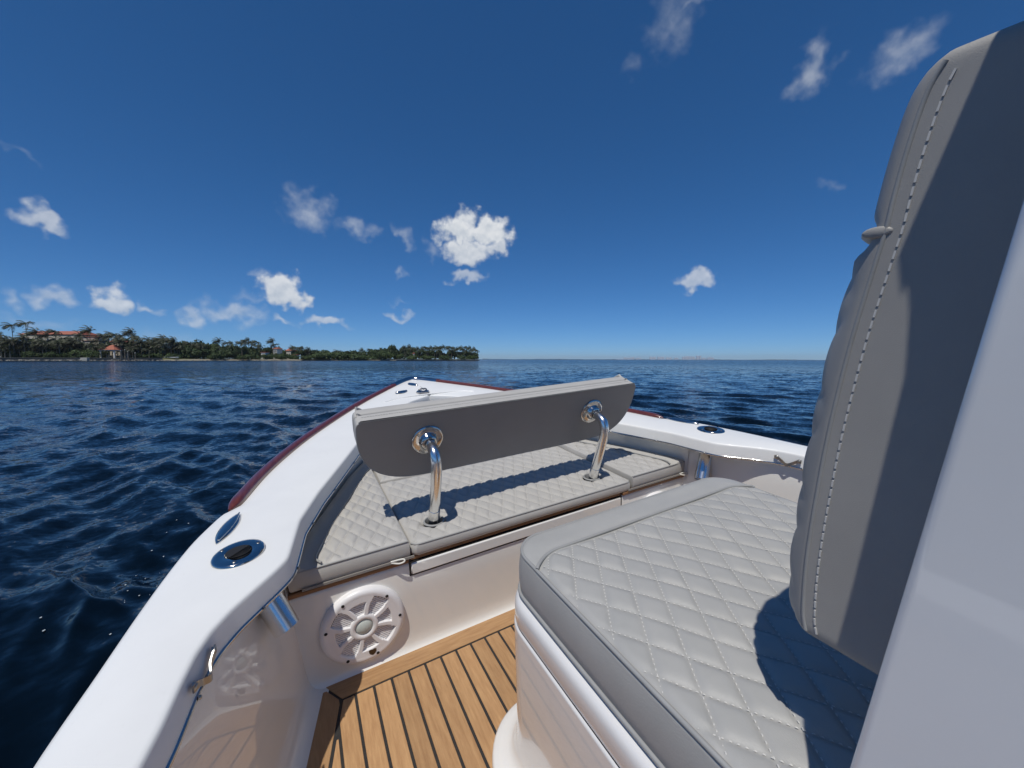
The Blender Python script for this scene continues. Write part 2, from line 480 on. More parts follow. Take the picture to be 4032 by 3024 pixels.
HI_K = np.hanning(17); HI_K /= HI_K.sum(); HI_S = np.convolve(np.pad(HI_W, 8, mode='edge'), HI_K, 'valid'); HI_S[-8:] = HI_W[-8:]


def HI(y):
    return np.interp(y, HI_Y, HI_S)


HS = hermite([(-3.2, .93), (-1.2, .98), (.4, .985), (.75, .923), (1.262, .804), (1.4, .772)])


HWALL = hermite([(-3.2, 1.03), (.4, 1.060), (.75, 1.009), (1.262, .884), (1.4, .85)])


def sheer(y):
    y = np.asarray(y, float)
    return -.59 + .105 * (np.clip(y - 1.4, 0, 1.8) / 1.65)**2


SOLE = -1.15
# ------------------------------------------------------------------ WATER (setting)
NW = 64
wind = R @ (M @ np.array([-.55, 0, 0.85])); wind = np.arctan2(wind[1], wind[0])
lam = np.exp(np.linspace(np.log(.14), np.log(2.5), NW))
wdir = wind + rng.normal(0, .5, NW)
amp = .0060 * lam**.66 * rng.uniform(.55, 1.25, NW)
kx, ky = np.cos(wdir) * 2 * np.pi / lam, np.sin(wdir) * 2 * np.pi / lam
ph = rng.uniform(0, 6.283, NW)


def waves(X, Y, spacing):
    Z = np.zeros_like(X); DX = np.zeros_like(X); DY = np.zeros_like(X)
    for i in range(NW):
        att = np.clip((lam[i] / np.maximum(spacing, 1e-3) - 2.2) / 2.5, 0, 1)
        th = kx[i] * X + ky[i] * Y + ph[i]
        c, s_ = np.cos(th), np.sin(th)
        Z += amp[i] * att * c
        DX -= .8 * amp[i] * att * np.cos(wdir[i]) * s_; DY -= .8 * amp[i] * att * np.sin(wdir[i]) * s_
    # wind patches: rougher and smoother stretches
    g = 1 + .28 * np.sin(X * .11 + Y * .05 + 1.0) * np.sin(Y * .09 - X * .03)
    return Z * g, DX * g, DY * g


def water_mesh():
    radii = [0.0, .25, .5, .75]
    r = 1.0
    while r < 9000:
        radii.append(r)
        r += max(.03, r * .0125) if r < 260 else r * .05
    radii = np.array(radii)
    vdir = RC @ np.array([0, 0, -1.0]); a0 = math.atan2(vdir[1], vdir[0])
    front = np.linspace(-math.radians(66), math.radians(66), 1050)
    back = np.linspace(math.radians(66), 2 * math.pi - math.radians(66), 90)[1:-1]
    ang = a0 + np.concatenate([front, back])
    Rr, A = np.meshgrid(radii, ang, indexing='ij')
    X, Y = Rr * np.cos(A), Rr * np.sin(A)
    sp = np.maximum(.03, Rr * .0125); sp = np.where(Rr > 260, Rr * .05, sp)
    back_m = (np.arange(len(ang)) >= len(front))[None, :]
    sp = np.where(back_m, np.maximum(sp, Rr * .05), sp)
    Z, DX, DY = waves(X, Y, sp)
    V = np.stack([X + DX, Y + DY, Z], -1).reshape(-1, 3)
    nr, na = X.shape
    i = np.arange(nr - 1)[:, None]; j = np.arange(na)[None, :]; jn = (j + 1) % na
    Fq = np.stack([i * na + j + 0 * jn, (i + 1) * na + j, (i + 1) * na + jn, i * na + jn], -1).reshape(-1, 4)
    # nothing of the sea inside the boat: drop faces whose corners all lie inside the hull plan
    Vb = (V - np.array([0, 0, HC])) @ R
    ins = (Vb[:, 1] > -3.0) & (Vb[:, 1] < 2.5) & (np.abs(Vb[:, 0] - XC) < (HB(Vb[:, 1]) * .62))
    Fq = Fq[~ins[Fq].all(1)]
    me = bpy.data.meshes.new('sea')
    me.vertices.add(len(V)); me.vertices.foreach_set('co', V.ravel())
    me.loops.add(len(Fq) * 4); me.loops.foreach_set('vertex_index', Fq.ravel().astype(np.int32))
    me.polygons.add(len(Fq)); me.polygons.foreach_set('loop_start', np.arange(0, len(Fq) * 4, 4, dtype=np.int32))
    me.polygons.foreach_set('use_smooth', np.ones(len(Fq), dtype=bool))
    me.update(calc_edges=True); me.validate()
    me.materials.append(MT['water'])
    return me


sea = link('sea', water_mesh()); sea['kind'] = 'structure'

# ------------------------------------------------------------------ THE BOAT
boat = boat_thing('motor_boat', 'white open motor boat with varnished wood rails and teak sole, bow ahead', 'boat', (XC, 0.6, SOLE - .25))

yo = np.concatenate([np.linspace(-3.2, .3, 18), np.linspace(.34, 1.3, 110), np.linspace(1.32, 3.13, 80)])
yi = np.where(yo <= 1.7, yo, 1.7 + (yo - 1.7) * (2.66 - 1.7) / (3.13 - 1.7))


def side_rings(s):
    rings = []
    for a, b in zip(yo, yi):
        ho, hi = float(HB(a)), float(HI(b))
        hd = max(0, ho - .034 * float(sstep(1.45, 1.51, a)))
        zo, zi = float(sheer(a)), float(sheer(b))
        pr = [(hd - .004, a, zo - .052), (hd, a, zo - .016), (max(0, hd - .004), a, zo - .006), (max(0, hd - .014), a, zo)]
        for t in (.12, .3, .5, .7, .88):
            pr.append(((hd - .014) * (1 - t) + (hi + .011) * t, a * (1 - t) + b * t, zo * (1 - t) + zi * t + .006 * math.sin(math.pi * t)))
        pr += [(hi + .011, b, zi), (hi + .005, b, zi - .0012), (hi + .0015, b, zi - .0045), (hi, b, zi - .010),
               (hi - .007, b, zi - .054), (hi + .004, b, zi - .060), (hi + .06, b, zi - .062)]
        rings.append([(XC + s * max(0, h), y, z) for h, y, z in pr])
    return rings


g = MB()
for s in (-1, 1):
    rr = side_rings(s)
    if s > 0:
        rr = [r_[::-1] for r_ in rr]
    g.loft(rr, close=False)
part('gunwale', g, 'gel', boat, 50)

hull = MB()
for s in (-1, 1):
    rings = []
    for a in yo:
        ho = float(HB(a)); zo = float(sheer(a)); hd = max(0, ho - .006 - .034 * float(sstep(1.45, 1.51, a)))
        rk = float(sstep(1.2, 3.13, a))
        rings.append([(XC + s * hd * f, a - rk * dy, zo - dz) for f, dy, dz in
                      ((1, 0, .05), (.985, .03, .12), (.95, .10, .26), (.88, .22, .46), (.80, .38, .70), (.66, .55, .92), (.0, .75, 1.22))])
    hull.loft(rings if s > 0 else [r_[::-1] for r_ in rings], close=False)
part('hull', hull, 'hull', boat, 60)
tr = MB(); tr.box((XC, -3.2, -.95), (2.2, .06, .72), bev=.01)
part('transom', tr, 'hull', boat)

# inner liner walls
ln_ = MB()
yl = np.concatenate([np.linspace(-3.15, .2, 14), np.linspace(.25, 1.262, 60)])
for s in (-1, 1):
    rings = []
    for a in yl:
        hs, ht = float(HS(a)), float(HWALL(a))
        pr = [(hs - .02, SOLE + .001), (hs + .006, SOLE + .002), (hs + .022, SOLE + .008), (hs + .034, SOLE + .020), (hs + .041, SOLE + .04), (hs + .046, SOLE + .075)]
        z1 = -.652
        for t in (.25, .5, .75, 1):
            pr.append((pr[5][0] * (1 - t) + ht * t, pr[5][1] * (1 - t) + z1 * t))
        pr += [(ht + .004, z1 + .01)]
        rings.append([(XC + s * h, a, z) for h, z in pr])
    ln_.loft(rings if s > 0 else [r_[::-1] for r_ in rings], close=False)
part('liner_wall', ln_, 'liner', boat, 50)
lw = MB()
for s in (-1, 1):
    rings = []
    for a in np.linspace(1.245, 2.62, 60):
        ht = float(HI(a)) + .062
        hb0 = min(ht, float(HI(a)) + .05)
        z1 = float(sheer(a)) - .058
        rings.append([(XC + s * h, a, z) for h, z in ((hb0, -.835), (hb0 + .004, -.79), (ht, z1 - .03), (ht, z1), (ht - .03, z1 + .003))])
    lw.loft(rings if s > 0 else [r_[::-1] for r_ in rings], close=False)
part('bow_liner_wall', lw, 'liner', boat, 50)

# bench riser and top
rs = MB()
prof = [(1.243, SOLE + .001), (1.2475, SOLE + .004), (1.2535, SOLE + .012), (1.258, SOLE + .026), (1.2605, SOLE + .05), (1.262, SOLE + .08), (1.262, -.95), (1.2625, -.836),
        (1.2645, -.828), (1.269, -.8235), (1.276, -.822), (1.6, -.822), (2.62, -.822)]
xs = np.linspace(XC - .93, XC + .93, 41)
rs.loft([[(x, y, z) for y, z in prof[:-2]] for x in xs], close=False)
part('bench_riser', rs, 'liner', boat, 50)
bt = MB(); V = []; Fc = []
yy = np.linspace(1.27, 2.6, 30)
for a in yy:
    h = float(HI(a)) + .06; V += [(XC - h, a, -.8225), (XC + h, a, -.8225)]
bt.add(V, [(2 * i, 2 * i + 1, 2 * i + 3, 2 * i + 2) for i in range(len(yy) - 1)])
part('bench_top', bt, 'liner', boat)
lip = MB(); lip.box(((.2585 + 1.213) / 2, 1.2635, (-.868 - .826) / 2), (1.213 - .2585, .014, .042), bev=.004)
hatch = part('locker_hatch', lip, 'liner', boat, 40)
gk = MB(); gk.box(((.2585 + 1.213) / 2, 1.2665, (-.8705 - .825) / 2), (1.2195 - .252, .011, .0515))  # black box stands in for the shadow gap around the hatch lip
part('hatch_gap_shade', gk, 'caulk', hatch)
for x0, x1 in ((-.16, .252), (.258, 1.216), (1.222, 1.68)):
    eb = MB(); eb.box(((x0 + x1) / 2, 1.315 + (.010 if .25 < x0 < 1.2 else 0), -.8125), (x1 - x0, .12, .015), bev=.003)
    part('edge_board', eb, 'teak_dark', boat)

# teak sole
ck = MB()
ys_ = np.linspace(-3.1, 1.2465, 40)
V = []
for a in ys_:
    V += [(XC - float(HS(a)) - .002, a, SOLE), (XC + float(HS(a)) + .002, a, SOLE)]
ck.add(V, [(2 * i, 2 * i + 1, 2 * i + 3, 2 * i + 2) for i in range(len(ys_) - 1)])
sole = part('teak_sole', ck, 'caulk', boat, 0)
BWID = .066; YB = 1.174; GAP = .0078


def xb(y):           # inner edge of the port border plank
    return XC - HS(y) + .066 * np.ones_like(np.asarray(y, float))


def plank_mesh(left, right, ys):
    mb = MB(); z1 = SOLE + .0022; e = .0012
    rings = [[(l, y, SOLE - .004), (l, y, z1 - e), (l + e, y, z1), (r - e, y, z1), (r, y, z1 - e), (r, y, SOLE - .004)] for l, r, y in zip(left, right, ys)]
    mb.loft(rings, close=False)
    n = len(rings) * 6
    mb.add(rings[0], [(5, 4, 3, 2, 1, 0)]); mb.add(rings[-1], [(0, 1, 2, 3, 4, 5)])
    return mb


def add_plank(left, right, ys, m='teak'):
    return part('plank', plank_mesh(left, right, ys), m, sole, 40)


X0 = .0408; PITCH = .0551
for k in range(-2, 28):
    a, b = X0 + PITCH * k + GAP / 2, X0 + PITCH * (k + 1) - GAP / 2
    ys = np.concatenate([np.linspace(-3.0, .3, 5), np.linspace(.35, YB - GAP / 2, 50)])
    L = np.maximum(a, xb(ys) + GAP * .6); Rr = np.minimum(b, 2 * XC - xb(ys) - GAP * .6)
    ok = L < Rr - .0015
    if ok.sum() > 3:
        add_plank(L[ok], Rr[ok], ys[ok])
# transverse border plank at the bench, mitred
yb1 = 1.2445
xa = float(xb(YB)); xo = XC - float(HS(yb1)) + .004
ys = np.linspace(YB + GAP / 2, yb1, 8); t = (ys - YB) / (yb1 - YB)
Lm = xa + (xo - xa) * t + GAP * .6
add_plank(Lm, 2 * XC - Lm, ys, 'teak_x')
for s in (-1, 1):
    ys = np.concatenate([np.linspace(-3.0, .4, 6), np.linspace(.45, yb1, 50)])
    o_ = XC - HS(ys) + .003
    i_ = np.minimum(xb(ys) - GAP * .6, np.where(ys > YB, xa + (xo - xa) * (ys - YB) / (yb1 - YB) - GAP * .5, 9))
    ok = i_ > o_ + .001
    l, r = (o_[ok], i_[ok]) if s < 0 else (2 * XC - i_[ok], 2 * XC - o_[ok])
    add_plank(l, r, ys[ok])

# varnished rails, bow cap, trim
for s in (-1, 1):
    rl = MB(); yr = np.linspace(1.485 + (.03 if s > 0 else 0), 3.0, 90); rings = []
    for i, a in enumerate(yr):
        w = .021 * (1 - (1 - min(1, i / 4))**2 * .75); h = .02 * (1 - (1 - min(1, i / 4))**2 * .7)
        c = np.array([float(HB(a)) - .019, a, float(sheer(a)) - .004])
        e = .01; tx = (float(HB(a + e)) - float(HB(a - e))) / (2 * e)
        nx = np.array([1, -tx]); nx /= np.linalg.norm(nx)
        ring = []
        for th in np.linspace(0, 2 * np.pi, 14, endpoint=False):
            u = math.copysign(abs(math.cos(th))**.7, math.cos(th)) * w; v = math.copysign(abs(math.sin(th))**.7, math.sin(th)) * h
            ring.append((XC + s * (c[0] + nx[0] * u), c[1] + nx[1] * u, c[2] + v))
        rings.append(ring if s > 0 else ring[::-1])
    rl.loft(rings, True, True, True)
    part('wood_rail', rl, 'mahogany', boat, 60)
bc = MB(); rings = []
for t in np.linspace(-1, 1, 41):
    a = abs(t); y = 3.135 - .145 * a**1.35; h = (.0 if a < 1e-6 else float(HB(min(y, 3.129)))) if a > .25 else .085 * math.sin(a / .25 * math.pi / 2) * .99
    y = 3.0 + (1 - a) * .14 if a > .25 else 3.105 + .035 * (1 - (a / .25)**2)
    h = float(HB(min(y, 3.105))) if a > .25 else .07 * a / .25
    sg = 1 if t >= 0 else -1
    zz = float(sheer(y))
    n = np.array([sg * .75 if a > .2 else sg * a * 3.75, .66 if a > .2 else 1]); n /= np.linalg.norm(n)
    rings.append([(XC + sg * h + n[0] * u, y + n[1] * u, zz + v) for u, v in ((-.028, -.02), (-.029, .006), (-.016, .016), (.0, .018), (.014, .010), (.018, -.006), (.012, -.04))])
bc.loft(rings, close=False)
part('bow_cap', bc, 'steel', boat, 60)
for s in (-1, 1):
    tb = MB(); yt = np.concatenate([np.linspace(-3, .3, 10), np.linspace(.35, 2.55, 130)])
    tb.tube([(XC + s * (float(HI(a)) - .006), a, float(sheer(a)) - .056) for a in yt], .0048, 10)
    trim = part('edge_trim', tb, 'steel', boat, 80)
    for a in (.62, .79, .99, 1.12, 1.36, 1.6, 1.85):
        sc = MB(); sc.lathe([(.0, .0035), (.003, .003), (.0045, .0)], (XC + s * (float(HI(a)) - .0115), a, float(sheer(a)) - .055), (-s, 0, .2), 10)
        part('trim_screw', sc, 'screw', trim, 60)
    # wavy strap hook on the trim
    hk = MB()
    y0 = .823 + (.02 if s > 0 else 0)
    pts = [(XC + s * (float(HI(y0 + d)) - .008 - w), y0 + d, -.622 + q) for d, w, q in
           ((-.046, .001, .006), (-.034, .004, .004), (-.018, .004, -.008), (0, .009, -.018), (.018, .004, -.008), (.034, .004, .004), (.046, .001, .006))]
    P = spline(pts, 36)
    hk.loft([[q + np.array([0, 0, .007]), q + np.array([-s * .003, 0, .007]), q + np.array([-s * .003, 0, -.007]), q + np.array([0, 0, -.007])] for q in P], True, True, True)
    hook = part('strap_hook', hk, 'screw', boat, 50)
    for d in (-.038, .038):
        sc = MB(); sc.lathe([(.0, .006), (.005, .005), (.008, .0)], (XC + s * (float(HI(y0 + d)) - .010), y0 + d, -.616), (-s, 0, .2), 12)
        part('hook_screw', sc, 'screw', hook, 60)


def deck_frame(c, ang):
    ca, sa = math.cos(ang), math.sin(ang)
    return np.array([[ca, -sa, 0], [sa, ca, 0], [0, 0, 1]])


def rod_holder(c, bottom, ang):
    c = np.array(c); rot = deck_frame(c, ang)
    fl = MB(); a = np.linspace(0, 2 * np.pi, 48, endpoint=False)
    rings = []
    for q, z in ((1.0, -.004), (1.0, .001), (.96, .0045), (.86, .006), (.60, .0065), (.545, .005), (.53, -.004)):
        k = (q - .53) / .47
        rings.append(np.stack([(.029 + (.058 - .029) * k) * np.cos(a), (.029 + (.064 - .029) * k) * np.sin(a), np.full(48, z)], 1) @ rot.T + c)
    fl.loft(rings)
    holder = part('rod_holder', fl, 'steel', boat, 60)
    ax = np.array(bottom) - c; L = np.linalg.norm(ax); ax /= L
    tb = MB()
    tb.lathe([(.0315, .03), (.0315, L), (.029, L), (.029, .03)], c + ax * .004, ax, 36)
    tb.lathe([(.0, L - .012), (.029, L - .012)], c + ax * .004, ax, 36)
    part('holder_tube', tb, 'alu', holder, 40)
    ins = MB(); ins.lathe([(.0292, .0045), (.0275, .0035), (.0262, -.004), (.0250, -.03), (0, -.031)], c, (-ax[0] * 1, -ax[1], -ax[2]), 30)
    ins.lathe([(.0, .0069), (.0285, .0069)], c, (0, 0, 1), 30)  # flat dark disc paints the shade of the hole, the deck is uncut
    part('holder_hole_shade', ins, 'dark', holder, 60)
    for th in (.6, 2.7, 4.8):
        sc = MB(); q = rot @ np.array([.046 * math.cos(th), .049 * math.sin(th), .006])
        sc.lathe([(0, .0008), (.003, .0018), (.0052, 0)], c + q, (0, 0, 1), 12)
        part('flange_screw', sc, 'screw', holder, 60)


rod_holder((-.193, 1.160, -.583), (-.105, 1.080, -.775), -.15)
rod_holder((1.747, 1.208, -.583), (1.615, 1.15, -.79), .15)


def pop_cleat(c, ang, L=.178, W=.042):
    c = np.array(c); rot = deck_frame(c, ang)
    mb = MB(); n = 28; rings = []
    for q, z in ((1, -.002), (1, .004), (.93, .0075), (.6, .010), (.05, .011)):
        ring = []
        for i in range(n):
            th = 2 * math.pi * i / n
            yv = math.sin(th) * L / 2; k = max(0, 1 - (abs(math.sin(th)))**2.2)
            xv = math.copysign(k**.85, math.cos(th)) * W / 2
            ring.append(rot @ np.array([xv * q, yv * (.4 + .6 * q) if q < 1 else yv, z]) + c)
        rings.append(ring)
    mb.loft(rings, True, False, True)
    cl = part('cleat', mb, 'steel', boat, 50)
    rb = MB(); rb.tube([rot @ np.array([.012 * math.cos(v * 1.3), v * L * .46, .0095]) + c for v in np.linspace(-1, 1, 20)], .0022, 8)
    part('cleat_rib', rb, 'steel', cl, 60)


pop_cleat((-.236, 1.334, -.587), -.19)
pop_cleat((1.772, 1.395, -.587), .24)
pop_cleat((.722, 2.955, float(sheer(2.955)) + .004), .35, .12, .055)
pop_cleat((.598, 2.775, float(sheer(2.775)) + .008), 1.95, .10, .05)
# anchor-locker latch on the foredeck
lt = MB(); c = np.array((.735, 2.73, float(sheer(2.73)) + .008))
lt.lathe([(.048, -.003), (.048, .004), (.042, .009), (.030, .010), (.026, .005), (.0, .004)], c, (0, 0, 1), 8)
latch = part('deck_latch', lt, 'steel', boat, 30)
lh = MB(); lh.tube(spline([c + (-.03, 0, .008), c + (-.02, 0, .022), c + (.02, 0, .022), c + (.03, 0, .008)], 20), .005, 8)
part('latch_ring', lh, 'screw', latch, 60)
# raised lip of the anchor locker lid on the foredeck
ll = MB(); P = spline([(.45, 2.60, 0), (.56, 2.655, 0), (.76, 2.668, 0), (.96, 2.655, 0), (1.07, 2.60, 0)], 40)
P[:, 2] = sheer(P[:, 1]) + .006
ll.tube(P, .006, 8)
part('deck_lip', ll, 'gel', boat, 60)


# ---- speakers
def speaker(cx, cz, rot=0.0):
    c = np.array([cx, 1.2625, cz]); ax = np.array([0, -1.0, 0])      # faces aft
    U, W = np.array([1.0, 0, 0]), np.array([0, 0, 1.0])

    def pt(r, a, d):
        return c + U * (r * math.cos(a)) + W * (r * math.sin(a)) + ax * d
    ring = MB()
    n = 72
    rings = [[pt(r, 2 * math.pi * i / n, d) for i in range(n)] for r, d in
             ((.131, 0), (.1315, .010), (.129, .017), (.124, .022), (.116, .024), (.107, .0225), (.1035, .018), (.101, .006), (.100, .002))]
    ring.loft(rings)
    sp = part('speaker', ring, 'speaker', boat, 40)
    back = MB(); rings = [[pt(r, 2 * math.pi * i / n, d) for i in range(n)] for r, d in ((.101, .003), (.05, .002), (.001, .002))]
    back.loft(rings); part('speaker_back', back, 'dark', sp, 40)
    slat = MB()
    for k in range(-16, 17):
        z = k * .0066
        w = math.sqrt(max(0, .1005**2 - z * z))
        if w > .012:
            q = c + W * z + ax * .0120
            r_ = math.radians(-8); rm = np.array([[1, 0, 0], [0, math.cos(r_), -math.sin(r_)], [0, math.sin(r_), math.cos(r_)]])
            slat.box(q, (2 * w, .0055, .0040), rm)
    part('louver', slat, 'speaker', sp, 0, kind='stuff')
    hub = MB(); rings = [[pt(r, 2 * math.pi * i / n, d) for i in range(n)] for r, d in ((.044, .008), (.044, .021), (.041, .0235), (.031, .0235), (.028, .021), (.0275, .01))]
    hub.loft(rings); part('hub', hub, 'speaker', sp, 40)
    dome = MB(); rings = [[pt(r, 2 * math.pi * i / n, d) for i in range(n)] for r, d in ((.029, .014), (.025, .020), (.018, .0235), (.009, .0255), (.0005, .026))]
    dome.loft(rings); part('cone_cover', dome, 'speaker_cone', sp, 60)
    for q in range(4):
        a0 = rot + q * math.pi / 2
        for sg in (-1, 1):
            mb = MB(); rr = []
            for t in np.linspace(0, 1, 14):
                r = .036 + t * .074
                da = sg * (.40 - .20 * t + .29 * t**2.0)
                w = .0064 + .003 * t**2
                a = a0 + da; tn = a + math.pi / 2
                cc = pt(r, a, 0)
                wv = U * math.cos(tn) + W * math.sin(tn)
                d = .0225
                rr.append([cc - wv * w + ax * (d - .013), cc - wv * w + ax * (d - .002), cc - wv * (w - .002) + ax * d, cc + wv * (w - .002) + ax * d, cc + wv * w + ax * (d - .002), cc + wv * w + ax * (d - .013)])
            mb.loft(rr, True, True, True)
            part('spoke', mb, 'speaker', sp, 35)
        br = MB(); rr = []
        for a in np.linspace(a0 - .50, a0 + .50, 14):
            rr.append([pt(.087, a, .009), pt(.087, a, .0205), pt(.089, a, .0225), pt(.108, a, .0228), pt(.108, a, .009)])
        br.loft(rr, True, True, True); part('arm_bridge', br, 'speaker', sp, 35)
    for k in range(6):
        sc = MB(); a = rot + math.radians(38 + 60 * k + (12 if k % 2 else 0))
        sc.lathe([(.0, .0252), (.0045, .0252), (.0052, .0243)], pt(.1145, a, 0), ax, 14); part('screw_hole', sc, 'dark', sp, 0)
    bd = MB(); cc = c - W * .098 + U * .018 + ax * .024
    P = [cc + U * u + W * w for u, w in ((-.012, .007), (-.006, .009), (0, .007), (.006, .009), (.012, .007), (.011, -.002), (.007, -.008), (0, -.012), (-.007, -.008), (-.011, -.002))]
    bd.loft([[p_ - ax * .012 for p_ in P], P], True, True, True); part('badge', bd, 'badge', sp, 0)
    return sp


speaker(.0905, -.985, .16)
speaker(1.43, -.985, .03)


# ------------------------------------------------------------------ cushions
def edge_params(n_in, step, off=(0, .0008, .002, .004, .007, .011, .016, .022)):
    return off


def SAG(x, y):           # slow unevenness of used foam
    return .0016 * np.sin(x * 17 + y * 9) + .0014 * np.sin(x * 7 - y * 21 + 1.3)


def cushion(xl, xr, y0, y1, ztop, zbot, rr, quilt=None, step=.0052, hole=None, crown=.004, zfun=None):
    """rows over y, columns over x; returns MB and the boundary loop"""
    off = [o for o in (0, .0008, .002, .004, .007, .011, .016, .022)]
    ys = np.array([y0 + o for o in off] + list(np.linspace(y0 + .027, y1 - .027, max(4, int((y1 - y0) / step)))) + [y1 - o for o in off[::-1]])
    wmax = max(float(xr(y)) - float(xl(y)) for y in ys)
    nc = max(6, int(wmax / step))
    V = []
    for y in ys:
        a, b = float(xl(y)), float(xr(y))
        w = b - a; o = np.array(off); o = np.minimum(o, w * .45 * o / .03)
        xs = np.concatenate([a + o, np.linspace(a + min(.027, w * .46), b - min(.027, w * .46), nc), b - o[::-1]])
        V.append(np.stack([xs, np.full_like(xs, y)], 1))
    V = np.array(V); nr, nk = V.shape[:2]
    bd = np.concatenate([V[0, :], V[1:, -1], V[-1, ::-1][1:], V[::-1, 0][1:-1]])
    # distance to the outline
    bs = bd[np.linalg.norm(np.diff(bd, axis=0, append=bd[:1]), axis=1) > 1e-6]
    segA, segB = bs, np.roll(bs, -1, 0)
    P = V.reshape(-1, 2); D = np.full(len(P), 9.0)
    keep = slice(None)
    stepb = max(1, len(segA) // 420)
    A_, B_ = segA[::stepb], np.roll(segA[::stepb], -1, 0)
    for i in range(0, len(P), 6000):
        q = P[i:i + 6000, None, :]
        ab = (B_ - A_)[None]; t = np.clip(((q - A_[None]) * ab).sum(-1) / ((ab**2).sum(-1) + 1e-12), 0, 1)
        D[i:i + 6000] = np.sqrt((((A_[None] + ab * t[..., None]) - q)**2).sum(-1)).min(1)
    dd = np.clip(D, 0, rr)
    Z = ztop - (rr - np.sqrt(np.maximum(0, rr**2 - (rr - dd)**2))) + crown * sstep(0, .12, D)
    if quilt is not None:
        Z += quilt(P[:, 0], P[:, 1], D)
    if hole:
        for hx, hy, hr in hole:
            dist = np.hypot(P[:, 0] - hx, (P[:, 1] - hy) * 1.15)
            Z -= .012 * np.exp(-(np.maximum(dist - hr, 0) / .012)**2)
            Z = np.where(dist < hr + .006, Z - .045 * (1 - sstep(hr - .004, hr + .006, dist)), Z)
    Z += SAG(P[:, 0], P[:, 1]) * sstep(.01, .05, D)
    if zfun is not None:
        Z += zfun(P[:, 0], P[:, 1])
    G = np.column_stack([P, Z])
    mb = MB()
    i = np.arange(nr - 1)[:, None]; j = np.arange(nk - 1)[None, :]
    Fq = np.stack([i * nk + j, i * nk + j + 1, (i + 1) * nk + j + 1, (i + 1) * nk + j], -1).reshape(-1, 4)
    mb.add(G, Fq.tolist())
    idx = np.arange(nr * nk).reshape(nr, nk)
    loop = np.concatenate([idx[0, :], idx[1:, -1], idx[-1, ::-1][1:], idx[::-1, 0][1:-1]])
    top = G[loop]
    cen = top[:, :2].mean(0)
    rings = [top]
    hgt = top[:, 2].mean() - zbot
    for f, bul in ((.12, .0025), (.35, .005), (.65, .005), (.88, .0025), (1.0, -.004)):
        q = top.copy(); q[:, 2] = top[:, 2] * (1 - f) + zbot * f
        d = q[:, :2] - cen; d /= np.linalg.norm(d, axis=1)[:, None] + 1e-9
        q[:, :2] += d * bul
        rings.append(q)
    mb.loft([r_[::-1] for r_ in rings], True, False, True)
    return mb, top


def diamond(px, py, nx, ny, A, mask=None, pw=2.4):
    def fn(x, y, d):
        s1 = (x - nx) / px + (y - ny) / py; s2 = (x - nx) / px - (y - ny) / py
        g1 = 1 - (1 - np.abs(np.sin(np.pi * s1)))**pw; g2 = 1 - (1 - np.abs(np.sin(np.pi * s2)))**pw
        rnd = np.modf(np.abs(np.sin(np.floor(s1) * 12.9898 + np.floor(s2) * 78.233) * 43758.5453))[0]
        h = A * g1 * g2 * (.72 + .5 * rnd)
        m = sstep(.003, .02, d)
        if mask is not None:
            m = m * mask(x, y)
        return h * m + 0 * x
    return fn


def stitches(px, py, nx, ny, inside, zf, bounds, dash=.0052, pitch=.0092, w=.0011, h=.0013):
    """short thread dashes along the diamond seams, one mesh"""
    mb = MB(); x0, x1, y0, y1 = bounds
    P = []; Dn = []
    for fam in (1, -1):
        dvec = np.array([px, -fam * py]); L = np.linalg.norm(dvec); dvec /= L
        # lines: (x-nx)/px + fam*(y-ny)/py = k
        ks = [(x - nx) / px + fam * (y - ny) / py for x in (x0, x1) for y in (y0, y1)]
        for k in range(math.floor(min(ks)), math.ceil(max(ks)) + 1):
            o = np.array([nx + k * px, ny])
            ts = np.arange(-2.5, 2.5, pitch) + rng.uniform(0, pitch)
            q = o + ts[:, None] * dvec
            ok = (q[:, 0] > x0) & (q[:, 0] < x1) & (q[:, 1] > y0) & (q[:, 1] < y1)
            q = q[ok]
            if len(q):
                q = q[inside(q[:, 0], q[:, 1])]
            P.append(q); Dn.append(np.repeat(dvec[None], len(q), 0))
    P = np.concatenate(P); Dn = np.concatenate(Dn)
    Nn = np.stack([-Dn[:, 1], Dn[:, 0]], 1)
    Z = zf(P[:, 0], P[:, 1])
    n = len(P); Vv = np.zeros((n, 6, 3))
    for i, (a, b, c) in enumerate(((-.5, 0, -.4), (-.22, -1, .5), (.22, -1, .5), (.5, 0, -.4), (.22, 1, .5), (-.22, 1, .5))):
        Vv[:, i, :2] = P + Dn * dash * a + Nn * w * b; Vv[:, i, 2] = Z + h * c + .0004
    Fq = (np.arange(n)[:, None] * 6 + np.array([[0, 1, 2, 3, 4, 5]])).tolist()
    mb.add(Vv.reshape(-1, 3), Fq)
    return mb


# --- foreground lounge
LX0, LX1, LY0, LY1 = .405, 1.212, .125, .802
RC_ = .08


def l_xl(y):
    y = np.asarray(y, float); d = np.clip(y - (LY1 - RC_), 0, RC_)
    return LX0 + RC_ - np.sqrt(np.maximum(RC_**2 - d**2, 1e-9))


def l_xr(y):
    y = np.asarray(y, float); d = np.clip(y - (LY1 - RC_), 0, RC_)
    return LX1 - RC_ + np.sqrt(np.maximum(RC_**2 - d**2, 1e-9))


def pipe_line(x):        # y of the piping that ends the quilted field
    x = np.asarray(x, float)
    d = np.minimum(x - LX0, LX1 - x)
    return .712 - .040 * np.clip(1 - d / .085, 0, 1)**2


cons = boat_thing('console_lounge', 'white moulded lounge seat base on the teak sole with the tall console behind', 'console', (.8, .2, SOLE))
base = MB()


